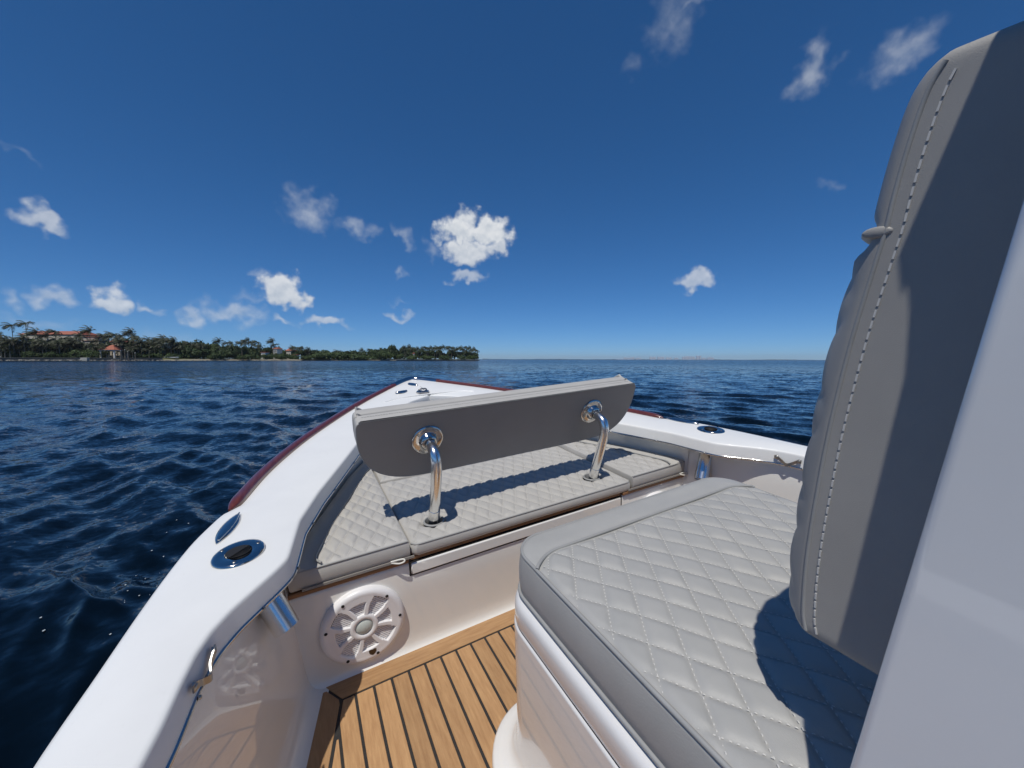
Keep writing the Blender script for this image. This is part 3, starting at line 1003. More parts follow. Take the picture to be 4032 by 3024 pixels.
def rrect(off, z, x0=.402, x1=1.215, y0=-.9, y1=.805, r=.09, n=14):
    x0, x1, y1 = x0 - off, x1 + off, y1 + off; r = r + off
    pts = []
    pts += [(x1, y0)]
    for a in np.linspace(0, math.pi / 2, n):
        pts.append((x1 - r + r * math.cos(a), y1 - r + r * math.sin(a)))
    for a in np.linspace(math.pi / 2, math.pi, n):
        pts.append((x0 + r + r * math.cos(a), y1 - r + r * math.sin(a)))
    pts += [(x0, y0)]
    return [(x, y, z) for x, y in pts]


prof = [(-.06, -.664), (-.004, -.664), (.004, -.666), (.011, -.671), (.0155, -.679), (.017, -.69), (.017, -.724), (.016, -.7265), (.0135, -.7275), (.0135, -.7315),
        (.016, -.7325), (.019, -.735), (.0195, -.739), (.0195, -.98), (.020, -1.05), (.0235, -1.085), (.032, -1.108), (.047, -1.121), (.066, -1.1265), (.082, -1.129), (.0875, -1.133), (.089, -1.1475)]
base.loft([rrect(o, z) for o, z in prof], True)
part('seat_base', base, 'lounge_gel', cons, 50)
gv = MB(); gv.loft([rrect(o, z) for o, z in ((.0145, -.7278), (.0155, -.7283), (.0155, -.7307), (.0145, -.7312))], True)
part('seam_groove', gv, 'caulk', cons, 50)
# console: raked front, rounded front corner
cs = MB(); rings = []
for z, yf, ins in ((-.66, .142, 0), (-.4, .120, 0), (.065, .079, 0), (.3, .061, 0), (.36, .064, 0), (.396, .069, 0), (.40, .064, .006)):
    pts = []; x0, x1, r = .398 + ins, 1.20 - ins, .008
    pts.append((x0, -.95, z))
    for a in np.linspace(math.pi, math.pi / 2, 7):
        pts.append((x0 + r + r * math.cos(a), yf - r + r * math.sin(a), z))
    for a in np.linspace(math.pi / 2, 0, 7):
        pts.append((x1 - r + r * math.cos(a), yf - r + r * math.sin(a), z))
    pts.append((x1, -.95, z))
    rings.append(pts[::-1])
cs.loft(rings, True, False, True)
part('console_body', cs, 'console', cons, 40)

q_l = diamond(.0670, .1010, .4975, .563, .0058, mask=lambda x, y: sstep(0, .012, pipe_line(x) - .006 - y))
mbc, top = cushion(l_xl, l_xr, LY0, LY1, -.552, -.662, .016, quilt=q_l, step=.0036, crown=.003,
                   zfun=lambda x, y: .004 * sstep(-.02, .03, y - pipe_line(x)))
lc = boat_thing('lounge_cushion', 'large grey diamond-quilted seat cushion on the white lounge base in front', 'cushion', (.8, .45, -.66))
part('cushion_body', mbc, 'vinyl_lounge', lc, 40)
front = [p_ for p_ in top]
pp = MB()
yy = np.linspace(LY0 + .01, LY1 - .0005, 120)
edge = np.array([(float(l_xl(a)) + .004, a, -.5545) for a in yy] + [(x, LY1 - .002, -.5545) for x in np.linspace(LX0 + RC_, LX1 - RC_, 40)][1:-1] + [(float(l_xr(a)) - .004, a, -.5545) for a in yy[::-1]])
pp.tube(edge, .0042, 8)
part('edge_piping', pp, 'piping', lc, 80)
pp = MB(); e2 = edge.copy(); cc = e2.mean(0); d = e2[:, :2] - cc[:2]; d /= np.linalg.norm(d, axis=1)[:, None]; e2[:, :2] += d * .008; e2[:, 2] = -.655
pp.tube(e2, .0048, 8); part('lower_piping', pp, 'piping', lc, 80)
pp = MB(); xs = np.linspace(LX0 + .004, LX1 - .004, 120)
pp.tube([(x, float(pipe_line(x)), -.5465 - .008 * float(np.clip(1 - min(x - LX0, LX1 - x) / .012, 0, 1))**2) for x in xs], .0040, 8)
part('field_piping', pp, 'piping', lc, 80)
st = stitches(.0670, .1010, .4975, .563, lambda x, y: (x > l_xl(y) + .012) & (x < l_xr(y) - .012) & (y < pipe_line(x) - .006),
              lambda x, y: -.5508 + .003 * sstep(0, .12, np.minimum(np.minimum(x - l_xl(y), l_xr(y) - x), LY1 - y)) + SAG(x, y), (LX0, LX1, LY0 + .01, .72))
part('stitching', st, 'stitch', lc, 0, kind='stuff')

# --- bow bench cushions


def mid_xl(y):
    y = np.asarray(y, float); r = .03; d = np.clip(1.255 + r - y, 0, r)
    return .2655 + r - np.sqrt(np.maximum(r**2 - d**2, 1e-9))


def mid_xr(y):
    y = np.asarray(y, float); r = .03; d = np.clip(1.255 + r - y, 0, r)
    return 1.275 - r + np.sqrt(np.maximum(r**2 - d**2, 1e-9))


BQ = (.0575, .1085)
mbm, _ = cushion(mid_xl, mid_xr, 1.257, 1.85, -.761, -.803, .006, quilt=diamond(*BQ, .336, 1.281, .0075), step=.0044, hole=[(.379, 1.372, .036), (1.143, 1.380, .036)])
mc = boat_thing('bench_cushion', 'wide grey quilted middle bench cushion pierced by the two backrest tubes', 'cushion', (.77, 1.55, -.806), 'bow bench cushions')
part('cushion_body', mbm, 'vinyl', mc, 40)
st = stitches(*BQ, .336, 1.281, lambda x, y: (x > mid_xl(y) + .012) & (x < mid_xr(y) - .012) & (np.hypot(x - .379, y - 1.372) > .05) & (np.hypot(x - 1.143, y - 1.38) > .05),
              lambda x, y: -.7598 + .004 * sstep(0, .12, np.minimum(np.minimum(x - .2655, 1.275 - x), y - 1.257)) + SAG(x, y), (.27, 1.27, 1.265, 1.7), w=.0009)
part('stitching', st, 'stitch', mc, 0, kind='stuff')
pp = MB(); pp.tube([(x, 1.2585 + .028 * float(1 - math.sqrt(max(0, 1 - max(0, abs(x - .77) - .475)**2 / .03**2))), -.7625) for x in np.linspace(.2665, 1.2735, 90)], .003, 8); part('seam_piping', pp, 'piping', mc, 80)
for hx, hy in ((.379, 1.372), (1.143, 1.380)):
    hl = MB(); hl.lathe([(.041, .0), (.038, .004), (.034, .003), (.031, -.008), (.030, -.045)], (hx, hy, -.7555), (0, 0, 1), 28)
    part('hole_lining', hl, 'piping', mc, 60)


def w_port(y):
    return XC - (HI(y) + .045)


def q_edge(y):            # quilt edge on the side cushions, half-breadth
    return HI(y) - .022 + .0 * y


for s, nm in ((-1, 'port'), (1, 'starboard')):
    def xl(y, s=s):
        return (XC - (HI(y) + .045)) if s < 0 else np.where(np.asarray(y) > 0, 1.2815, 0)

    def xr(y, s=s):
        return np.where(np.asarray(y) > 0, .2565, 0) if s < 0 else XC + HI(y) + .045

    def msk(x, y):
        return sstep(0, .012, (HI(y) - .022) - np.abs(x - XC) - .035 * np.clip(1 - (y - 1.25) / .07, 0, 1)**2)
    qn = (.029, 1.312) if s < 0 else (1.50, 1.312)
    q_ = diamond(.0560, .1075, *qn, .0075, mask=msk)
    mb_, _ = cushion(xl, xr, 1.259, 2.16, -.740, -.801, .006, quilt=q_, step=.0044,
                     zfun=(lambda x, y: .012 * sstep(0, .05, np.abs(x - XC) - (HI(y) - .022))))
    sc_ = boat_thing('bench_cushion', ('grey quilted side cushion half in the shade of the left gunwale' if s < 0 else 'grey quilted side cushion at the right end of the bow bench'),
                     'cushion', (XC + s * .65, 1.6, -.803), 'bow bench cushions')
    part('cushion_body', mb_, 'vinyl', sc_, 40)
    pp = MB(); pp.tube([(x, 1.2595, -.7415) for x in (np.linspace(-.10, .2555, 30) if s < 0 else np.linspace(1.2825, 1.63, 30))], .003, 8); part('seam_piping', pp, 'piping', sc_, 80)
    pp = MB(); ya = np.linspace(1.262, 2.13, 60)
    pp.tube([(XC + s * (float(HI(a)) - .022 - .035 * max(0, 1 - (a - 1.25) / .07)**2), a, -.7315) for a in ya], .0035, 8)
    part('field_piping', pp, 'piping', sc_, 80)
    st = stitches(.0560, .1075, *qn, lambda x, y: msk(x, y) > .9, lambda x, y: -.7388 + .004 * sstep(0, .12, np.minimum(y - 1.259, np.minimum(np.abs(x - .2565), np.abs(x - 1.2815)))) + SAG(x, y), ((-.05, .25, 1.27, 1.75) if s < 0 else (1.29, 1.6, 1.27, 1.75)), w=.0009)
    part('stitching', st, 'stitch', sc_, 0, kind='stuff')
    wb = MB(); wb.box((XC + s * .66, 1.2515, -.7975), (.34, .004, .008)); part('zip_webbing', wb, 'webbing', sc_, 0)
    lp = MB(); xx = .222 if s < 0 else 1.62
    lp.tube(spline([(xx - .03, 1.252, -.797), (xx - .005, 1.244, -.803), (xx + .012, 1.241, -.799), (xx + .008, 1.246, -.792), (xx - .03, 1.252, -.793)], 30), .0028, 8)
    part('pull_loop', lp, 'rope', sc_, 60)
mbb, _ = cushion(lambda y: np.maximum(.268, XC - HI(y) - .03) if True else y, lambda y: np.minimum(1.272, XC + HI(y) + .03), 1.858, 2.45, -.752, -.803, .010,
                 quilt=diamond(*BQ, .336, 1.95, .0075), step=.0052)
bcu = boat_thing('bench_cushion', 'grey quilted bow cushion behind the middle bench cushion under the foredeck', 'cushion', (.77, 2.1, -.803), 'bow bench cushions')
part('cushion_body', mbb, 'vinyl', bcu, 40)

# --- bolster backrest on two bent tubes
TB = math.radians(16); c0 = np.array([.761, 1.385, -.440])
EX = np.array([1.0, 0, 0]); EZ = np.array([0, -math.sin(TB), math.cos(TB)]); EN = np.array([0, math.cos(TB), math.sin(TB)])
half = spline([(0, .113, 0), (.3, .113, 0), (.585, .112, 0), (.612, .108, 0), (.6245, .096, 0), (.6265, .06, 0), (.6235, .015, 0), (.612, -.03, 0), (.588, -.075, 0),
               (.548, -.112, 0), (.49, -.138, 0), (.42, -.149, 0), (.3, -.152, 0), (0, -.152, 0)], 130)[:, :2]
outl = np.concatenate([half[:-1], np.stack([-half[::-1, 0], half[::-1, 1]], 1)[:-1]])
nrm = np.roll(outl, -1, 0) - np.roll(outl, 1, 0); nrm = np.stack([-nrm[:, 1], nrm[:, 0]], 1); nrm /= np.linalg.norm(nrm, axis=1)[:, None]
if (nrm * outl).sum() < 0:
    nrm = -nrm


def bring(n, ins):
    q = (outl - nrm * min(ins, .008)) * np.array([1 - max(0, ins - .008) / .62, 1 - max(0, ins - .008) / .13])
    return c0 + q[:, :1] * EX + q[:, 1:] * EZ + n * EN


bk = boat_thing('bolster_backrest', 'grey bolster backrest held over the bow bench by two bent metal tubes', 'backrest', (.76, 1.385, -.76))
m1 = MB(); m1.loft([bring(n, i)[::-1] for n, i in ((0, .010), (0, .003), (.0015, .0008), (.004, 0), (.046, 0), (.051, .003), (.053, .008), (.053, .03))], True, True, True)
part('back_band', m1, 'vinyl', bk, 30)
m1 = MB(); m1.loft([bring(n, i)[::-1] for n, i in ((-.0006, .0038), (-.0012, .006), (-.0012, .02))], True, False, True)
V_ = bring(-.0012, .02); m1 = MB(); m1.add(bring(-.001, .0035), [tuple(range(len(outl)))])
part('back_panel', m1, 'vinyl_shaded', bk, 0, label='flat grey back panel of the bolster, darkened with painted shade')
m1 = MB(); m1.loft([bring(n, i)[::-1] for n, i in ((.055, .02), (.0555, .007), (.058, .002), (.066, 0), (.09, .001), (.104, .008), (.113, .022), (.119, .045), (.121, .07))], True, True, True)
part('front_pad', m1, 'vinyl', bk, 60)
m1 = MB(); m1.tube(bring(.001, .0015), .0026, 8, loop=True); part('piping', m1, 'piping', bk, 80)
sm = MB()
top_i = [i for i in range(len(outl)) if outl[i, 1] > .05]
tl = np.array([(x, .1135) for x in np.arange(-.60, .60, .009)])
for x, z in tl:
    sm.box(c0 + x * EX + (z + .0006) * EZ + .030 * EN, (.0055, .0016, .0012), np.stack([EX, EN, EZ], 1))
part('stitching', sm, 'stitch', bk, 0, kind='stuff')
for sx in (-.382, .382):
    fc = c0 + sx * EX
    fl = MB(); fl.lathe([(.0, -.0005), (.058, -.0005), (.059, .003), (.0565, .006), (.050, .0075), (.036, .009), (.033, .013), (.031, .022), (.0265, .027), (.0215, .029), (.0205, .034)], fc, -EN, 44)
    flange = part('flange', fl, 'steel', bk, 40)
    for k in range(4):
        a = math.pi / 4 + k * math.pi / 2 + .1
        sc = MB(); sc.lathe([(0, .0075), (.004, .0085), (.0062, .0068)], fc + EX * .046 * math.cos(a) + EZ * .046 * math.sin(a), -EN, 12)
        part('screw', sc, 'screw', flange, 50)
    tp = spline([(fc[0], 1.378, -.803), (fc[0], 1.366, -.74), (fc[0], 1.340, -.66), (fc[0], 1.311, -.575), (fc[0], 1.296, -.515), (fc[0], 1.304, -.475), (fc[0], 1.330, -.456), (fc[0], 1.378, -.442)], 70)
    tb = MB(); tb.tube(tp, .0195, 20); part('tube', tb, 'alu', bk, 60)
    tb = MB(); tb.tube(tp[:16], np.linspace(.0225, .0212, 16), 16); part('tube_sleeve', tb, 'alu', bk, 60)

# --- lounge backrest
LB0, LB1 = .5, 1.125
yfz = hermite([(-.385, .219), (-.36, .224), (-.3, .226), (-.175, .221), (-.047, .209), (.045, .195), (.070, .191), (.10, .188), (.149, .181), (.185, .173), (.208, .161)])
zs_ = np.concatenate([[-.388, -.387, -.384, -.379, -.372], np.linspace(-.365, .19, 120), [.195, .2, .204, .2075, .2085]])
xs_ = np.concatenate([[0, .0006, .002, .005, .009, .014, .02], np.linspace(.027, LB1 - LB0 - .027, 110), [LB1 - LB0 - o for o in (.02, .014, .009, .005, .002, .0006, 0)]]) + LB0
rings = []
for z in zs_:
    yf = float(yfz(z)); endd = min(z + .388, .2085 - z); ins = .012 - math.sqrt(max(0, .012**2 - (.012 - min(endd, .012))**2))
    pts = [(LB0 + ins, .02, z), (LB0 + ins * .8, .08, z), (LB0 + ins * .6, yf - .04, z), (LB0 + ins * .5, yf - .020, z), (LB0 + ins * .5, yf - .013 - ins, z)]
    d = np.minimum(xs_ - LB0, LB1 - xs_)
    bul = .023 * np.sqrt(1 - (1 - np.clip(d / .045, 0, 1))**2)
    crease = math.exp(-((z - .070) / .009)**2) * .012
    qa = 0
    yv = yf - .012 + bul - crease * sstep(0, .02, d) - ins + 0 * xs_
    if z < .058:
        s1 = (xs_ - .5) / .08 + z / .12; s2 = (xs_ - .5) / .08 - z / .12
        yv = yv + .0085 * (np.abs(np.sin(np.pi * s1)) * np.abs(np.sin(np.pi * s2)))**.42 * sstep(.002, .016, d) * float(sstep(.058, .045, z)) * float(sstep(-.386, -.37, z))
    pts += [(float(np.clip(x, LB0 + ins * .5, LB1 - ins * .5)), float(v), z) for x, v in zip(xs_, yv)]
    pts += [(LB1 - ins * .5, yf - .020, z), (LB1 - ins, .02, z)]
    rings.append(pts)
lb = boat_thing('lounge_chair_back', 'tall grey backrest with stitched side at right, in front of the white console', 'backrest', (.81, .15, -.388))
m1 = MB(); m1.loft([r_[::-1] for r_ in rings], True, True, True); part('backrest_body', m1, 'vinyl_plain', lb, 35)
m1 = MB(); zc = np.linspace(-.382, .2, 70)
m1.tube([(LB0 + .0005, float(yfz(z)) - .0125, z) for z in zc], .0022, 8); part('edge_seam', m1, 'piping', lb, 80)
m1 = MB(); m1.loft([[(x, float(yfz(.07)) - .006 + .018 * float(sstep(LB0, LB0 + .045, x)) + .0125 * k * math.cos(a), +.069 + .0055 * k * math.sin(a)) for a in np.linspace(0, 2 * np.pi, 16, endpoint=False)]
                   for x, k in [(LB0 - .0016, .75), (LB0 - .0005, .95), (LB0 + .002, 1)] + [(x, 1) for x in np.linspace(LB0 + .02, LB1, 16)]], True, True, True)
part('roll_bead', m1, 'vinyl_plain', lb, 50)
sm = MB()
for z in np.arange(-.375, .195, .0108):
    y = float(yfz(z)) - .025; e = .003; ty = (float(yfz(z + e)) - float(yfz(z - e))) / (2 * e)
    d = np.array([0, ty, 1]); d /= np.linalg.norm(d); n = np.array([0, -d[2], d[1]])
    sm.box((LB0 - .0004, y, z), (.0018, .0017, .0076), np.stack([[1, 0, 0], n, d], 1))
part('stitching', sm, 'stitch', lb, 0, kind='stuff')
for x in (.66, .96):
    br_ = MB(); br_.box((x, .055, -.2), (.04, .09, .12), bev=.004)
    part('bracket', br_, 'steel', lb)

# windscreen on top of the console (above the frame; it shades the backrest)
ws = MB(); rings = []
for z, yf in ((.39, .068), (.42, .073), (.445, .067), (.48, .049), (.57, .022), (.72, -.03), (.80, -.06)):
    rings.append([(.398, yf - .05, z), (.398, yf, z), (1.20, yf, z), (1.20, yf - .05, z)])
ws.loft(rings, True, True, True)
part('windscreen', ws, 'screen', cons, 30)
# --- slack strap on the starboard side
stp = boat_thing('tie_strap', 'thin white strap lying slack along the right side of the bow bench', 'strap', (1.5, 1.6, -.72))
m1 = MB(); m1.tube(spline([(1.30, 2.02, -.70), (1.45, 1.86, -.70), (1.575, 1.66, -.712), (1.625, 1.46, -.705), (1.642, 1.34, -.68), (1.66, 1.27, -.66)], 50), .0035, 8)
part('strap_cord', m1, 'rope', stp, 60)

# ------------------------------------------------------------------ SHORE
DT = hermite([(-2200, 120), (-900, 150), (-300, 172), (0, 190), (500, 215), (700, 232), (1000, 270), (1400, 325), (1890, 380), (2100, 400)])
CR = RC @ np.array([1.0, 0, 0]); CR[2] = 0; CR /= np.linalg.norm(CR)          # to the right, level
CF = np.array([-CR[1], CR[0], 0.0])                                           # away, level


def gp(px, extra=0.0, D=None):
    d = RC @ ray(px, hz(px)); d = d / F * ((float(DT(px)) if D is None else D) + extra)
    return np.array([d[0], d[1], 0.0])


def hgt(px, ytop, extra=0.0, D=None):
    return (hz(px) - ytop) * ((float(DT(px)) if D is None else D) + extra) / F + HC


def wpx(px, w, extra=0.0):                                                    # pixels -> metres across
    return w * (float(DT(px)) + extra) / F


MT['leaf'] = mat('tree_leaves', (.016, .030, .009), .6, col2=(.048, .072, .020), nscale=.5, ndetail=4, objrand=.2, spec=.3)
MT['leaf2'] = mat('mangrove_leaves', (.028, .050, .014), .6, col2=(.072, .105, .030), nscale=.5, ndetail=4, objrand=.15, spec=.3)
MT['frond'] = mat('palm_fronds', (.020, .028, .010), .5, col2=(.058, .068, .026), nscale=.9, ndetail=4, objrand=.2, spec=.4)
MT['bark'] = mat('palm_bark', (.16, .135, .105), .85, col2=(.24, .21, .17), nscale=2, nstretch=(1, 1, 6))
MT['lawn'] = mat('lawn_ground', (.085, .10, .035), .9, col2=(.16, .16, .07), nscale=.06)
MT['sand'] = mat('bare_bank', (.30, .27, .21), .9, col2=(.20, .18, .13), nscale=.3)
MT['wallc'] = mat('seawall_concrete', (.085, .09, .085), .85, col2=(.15, .15, .14), nscale=.35, nstretch=(1, 1, 4))
MT['conc'] = mat('pale_concrete', (.42, .42, .39), .85, col2=(.33, .33, .31), nscale=.8)
MT['rock'] = mat('riprap_rock', (.20, .185, .155), .9, col2=(.33, .31, .27), nscale=.7, objrand=.25)
MT['stucco'] = mat('cream_stucco', (.52, .47, .38), .85, col2=(.46, .41, .33), nscale=.3)
MT['stucco_w'] = mat('white_stucco', (.72, .71, .68), .8, col2=(.65, .64, .61), nscale=.3)
MT['tile'] = mat('terracotta_roof', (.40, .135, .08), .8, col2=(.30, .10, .062), nscale=.6, nstretch=(4, 4, 1))
MT['pane'] = mat('dark_window_glass', (.02, .025, .03), .1)
MT['post'] = mat('weathered_piling', (.14, .12, .095), .85, col2=(.2, .175, .14), nscale=2)
MT['boatw'] = mat('white_skiff_paint', (.80, .80, .79), .4)
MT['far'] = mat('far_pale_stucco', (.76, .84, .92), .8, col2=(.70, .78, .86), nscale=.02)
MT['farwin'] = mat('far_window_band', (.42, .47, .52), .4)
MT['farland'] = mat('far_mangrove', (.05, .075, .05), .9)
MT['foam'] = mat('foam_bubbles', (.42, .46, .47), .5)
MT['weed'] = mat('seaweed', (.05, .045, .02), .5)

# ground of the point of land
gnd = MB()
pxs = np.linspace(-2200, 1880, 90)
A0 = [gp(p_) for p_ in pxs]
rings = []
for i, p_ in enumerate(pxs):
    q = A0[i]; back = min(160.0, 14 + (1880 - p_) * .35); dn = q / np.linalg.norm(q)
    zb = 1.25 if p_ < 640 else (1.25 - .55 * min(1, (p_ - 640) / 120))
    rings.append([q + (0, 0, -1.5), q + dn * .5 + (0, 0, -.1 if p_ > 640 else zb - .2), q + dn * 2.5 + (0, 0, zb), q + dn * 9 + (0, 0, zb + .35), q + dn * back * .5 + (0, 0, zb + .7), q + dn * back + (0, 0, zb + .4)])
gnd.loft(rings, close=False)
ground = link('shore_ground', gnd.mesh('shore_ground', MT['lawn'], 60)); ground['kind'] = 'structure'
bank = MB(); rings = []
for p_ in np.linspace(640, 1560, 70):
    q = gp(p_); dn = q / np.linalg.norm(q); j = .25 * math.sin(p_ * .09) + .15 * math.sin(p_ * .31)
    rings.append([q - dn * 1.2 + (0, 0, -.4), q - dn * (.5 + j) + (0, 0, .12), q + dn * (1.2 + j) + (0, 0, .62 + .15 * j), q + dn * 3.4 + (0, 0, .86)])
bank.loft(rings, close=False)
bk_ = link('shore_bank', bank.mesh('shore_bank', MT['sand'], 60)); bk_['kind'] = 'structure'


def wthing(name, label, cat, loc, rot=0.0, group=None):
    e = link(name, None); e.location = loc; e.rotation_euler = (0, 0, rot); tag(e, label, cat, group); BASE[e.name] = np.zeros(3)
    return e


CA = math.atan2(CR[1], CR[0])
# seawalls
for nm, p0, p1, top, lab in (('seawall', -700, 640, 1.55, 'long dark concrete seawall along the left shore below the palms'), ('seawall', 1500, 1888, 1.05, 'low pale seawall under the palm row at the far tip of the land')):
    q0 = gp(p0); e = wthing(nm, lab, 'seawall', tuple(q0))
    m1 = MB(); m2 = MB(); rings = []; rings2 = []
    for p_ in np.linspace(p0, p1, 40):
        q = gp(p_) - q0; dn = gp(p_) / np.linalg.norm(gp(p_))
        rings.append([q - dn * .1 + (0, 0, -1), q - dn * .1 + (0, 0, top - .25), q + dn * .5 + (0, 0, top - .25), q + dn * .5 + (0, 0, -1)])
        rings2.append([q - dn * .35 + (0, 0, top - .25), q - dn * .35 + (0, 0, top), q + dn * .9 + (0, 0, top), q + dn * .9 + (0, 0, top - .25)])
    m1.loft(rings, True, True, True); m2.loft(rings2, True, True, True)
    part('wall', m1, 'wallc', e, 0); part('cap', m2, 'conc' if p0 > 0 else 'wallc', e, 0)
q = gp(337); e = wthing('outfall_block', 'pale concrete block set in the dark seawall', 'concrete block', tuple(q + (0, 0, -.5)), CA)
m1 = MB(); m1.box((0, -.5, 1.2), (3.9, 1.4, 1.8), bev=.08); part('block', m1, 'conc', e, 30)
# riprap
rv = wthing('rock_revetment', 'row of pale boulders along the waterline below the left seawall', 'rocks', tuple(gp(300)))
rmesh = []
for k in range(5):
    m1 = MB(); n = 8
    rr = []
    for i in range(1, 5):
        th = math.pi * i / 5
        rr.append([(math.sin(th) * math.cos(2 * math.pi * j / n) * rng.uniform(.75, 1.2), math.sin(th) * math.sin(2 * math.pi * j / n) * rng.uniform(.75, 1.2), math.cos(th) * rng.uniform(.8, 1.1)) for j in range(n)])
    m1.loft(rr[::-1], True, True, True); rmesh.append(m1.mesh('rock', MT['rock'], 0))
for k in range(150):
    p_ = rng.uniform(-20, 1150) if k % 3 else rng.uniform(60, 640)
    if 322 < p_ < 352:
        continue
    o = link('rock', rmesh[k % 5], rv)
    q = gp(p_) - gp(300); dn = gp(p_) / np.linalg.norm(gp(p_))
    s_ = rng.uniform(.28, .75) if p_ < 700 else rng.uniform(.2, .5)
    o.location = tuple(q - dn * rng.uniform(.4, 1.5) + (0, 0, rng.uniform(.05, .3)))
    o.scale = (s_ * rng.uniform(.9, 1.7), s_, s_ * .6); o.rotation_euler = (0, 0, rng.uniform(0, 6.28))


# ---- trees
WL = -CR                                                     # wind blows to the left of the picture


def palm_crown(seed):
    r = np.random.default_rng(seed); mb = MB(); V = []; Fc = []
    for k in range(19):
        a = 2 * math.pi * k / 19 + r.uniform(-.15, .15)
        d = np.array([math.cos(a), math.sin(a), 0.0])
        elv = r.uniform(-.35, 1.25); L = r.uniform(2.5, 3.5)
        d3 = d * math.cos(elv) + np.array([0, 0, math.sin(elv)])
        P = [np.zeros(3)]; v = d3.copy()
        for i in range(9):
            v = v + (WL * .17 + np.array([0, 0, -.115])) * (1 + .1 * i); v /= np.linalg.norm(v)
            P.append(P[-1] + v * L / 9)
        P = np.array(P); T = np.gradient(P, axis=0); T /= np.linalg.norm(T, axis=1)[:, None]
        for i in range(1, 10):
            side = np.cross(T[i], [0, 0, 1.0]); side /= np.linalg.norm(side) + 1e-9
            ll = .95 * math.sin(math.pi * min(.93, (i + .6) / 10.5))**.6
            for sg in (-1, 1):
                for h2 in (0, .5):
                    b0 = P[i] - (P[i] - P[i - 1]) * h2
                    tip = b0 + (side * sg * .72 + T[i] * .55 + np.array([0, 0, -.5 - r.uniform(0, .3)]) + WL * .22) * ll
                    w = T[i] * .07
                    n = len(V); V += [b0 - w, b0 + w, tip + w * .3]; Fc.append((n, n + 1, n + 2))
        n = len(V)
        for i in range(0, 9, 2):
            sd = np.cross(T[i], [0, 0, 1.0]) * .035
            j = min(9, i + 2); n = len(V)
            V += [P[i] - sd, P[i] + sd, P[j] + sd * .7, P[j] - sd * .7]; Fc.append((n, n + 1, n + 2, n + 3))
    mb.add(V, Fc)
    return mb.mesh('crown', MT['frond'], 0)


def palm_trunk(seed):
    r = np.random.default_rng(seed); mb = MB()
    z = np.linspace(0, 1, 9); bx = r.uniform(.0, .07)
    mb.tube(np.stack([WL[0] * bx * 10 * z**2 * .5, WL[1] * bx * 10 * z**2 * .5, z * 10], 1), .20 - .09 * z + .12 * np.exp(-z * 9), 7)
    return mb.mesh('trunk', MT['bark'], 60), np.array([WL[0] * bx * 5, WL[1] * bx * 5])


crowns = [palm_crown(i) for i in range(5)]
trunks = [palm_trunk(40 + i) for i in range(5)]


def leaf_crown(seed, lobes=10, n=1700, flat=.75, leaf=.1):
    r = np.random.default_rng(seed)
    C = []
    for k in range(lobes):
        a = r.uniform(0, 6.28); q = r.uniform(.15, .62)
        C.append((np.array([math.cos(a) * q, math.sin(a) * q, r.uniform(.2, .72) * flat]), r.uniform(.28, .46)))
    V = []; Fc = []
    for k in range(n):
        c, rad = C[r.integers(lobes)]
        d = r.normal(size=3); d /= np.linalg.norm(d)
        if d[2] < -.35:
            d[2] *= -.6
        p_ = c + d * np.array([1, 1, flat]) * rad * r.uniform(.72, 1.06)
        nn = d + r.normal(0, .55, 3); nn /= np.linalg.norm(nn)
        u = np.cross(nn, r.normal(size=3)); u /= np.linalg.norm(u); w = np.cross(nn, u)
        s_ = leaf * r.uniform(.5, 1.15); n0 = len(V)
        V += [p_ - u * s_, p_ + w * s_ * .55, p_ + u * s_ + nn * s_ * .2, p_ - w * s_ * .55]; Fc.append((n0, n0 + 1, n0 + 2, n0 + 3))
    mb = MB(); mb.add(V, Fc)
    return mb


crown_t = [leaf_crown(70 + i).mesh('crown', MT['leaf'], 0) for i in range(4)]
crown_m = [leaf_crown(90 + i, 12, 1000, .7, .085).mesh('foliage', MT['leaf2'], 0) for i in range(4)]
tt = MB(); tt.tube([(0, 0, 0), (.02, 0, .25), (0, .02, .5)], [.05, .035, .02], 7)
for a in range(4):
    tt.tube([(.01, 0, .22), (.18 * math.cos(a * 1.6), .18 * math.sin(a * 1.6), .42), (.36 * math.cos(a * 1.6), .36 * math.sin(a * 1.6), .6)], [.025, .016, .007], 5)
tree_trunk = tt.mesh('trunk', MT['bark'], 60)

ORD = ['first', 'second', 'third', 'fourth', 'fifth', 'sixth', 'seventh', 'eighth', 'ninth', 'tenth', 'eleventh', 'twelfth', 'thirteenth', 'fourteenth', 'fifteenth', 'sixteenth',
       'seventeenth', 'eighteenth', 'nineteenth']
TENS = {2: 'twenty', 3: 'thirty', 4: 'forty', 5: 'fifty', 6: 'sixty', 7: 'seventy', 8: 'eighty', 9: 'ninety'}


def ordinal(i):
    if i < 19:
        return ORD[i]
    i += 1
    if i > 99:
        return 'hundredth' if i == 100 else 'hundred and ' + ordinal(i - 101)
    if i % 10 == 0:
        return TENS[i // 10][:-1] + 'ieth'
    return TENS[i // 10] + '-' + ORD[i % 10 - 1]


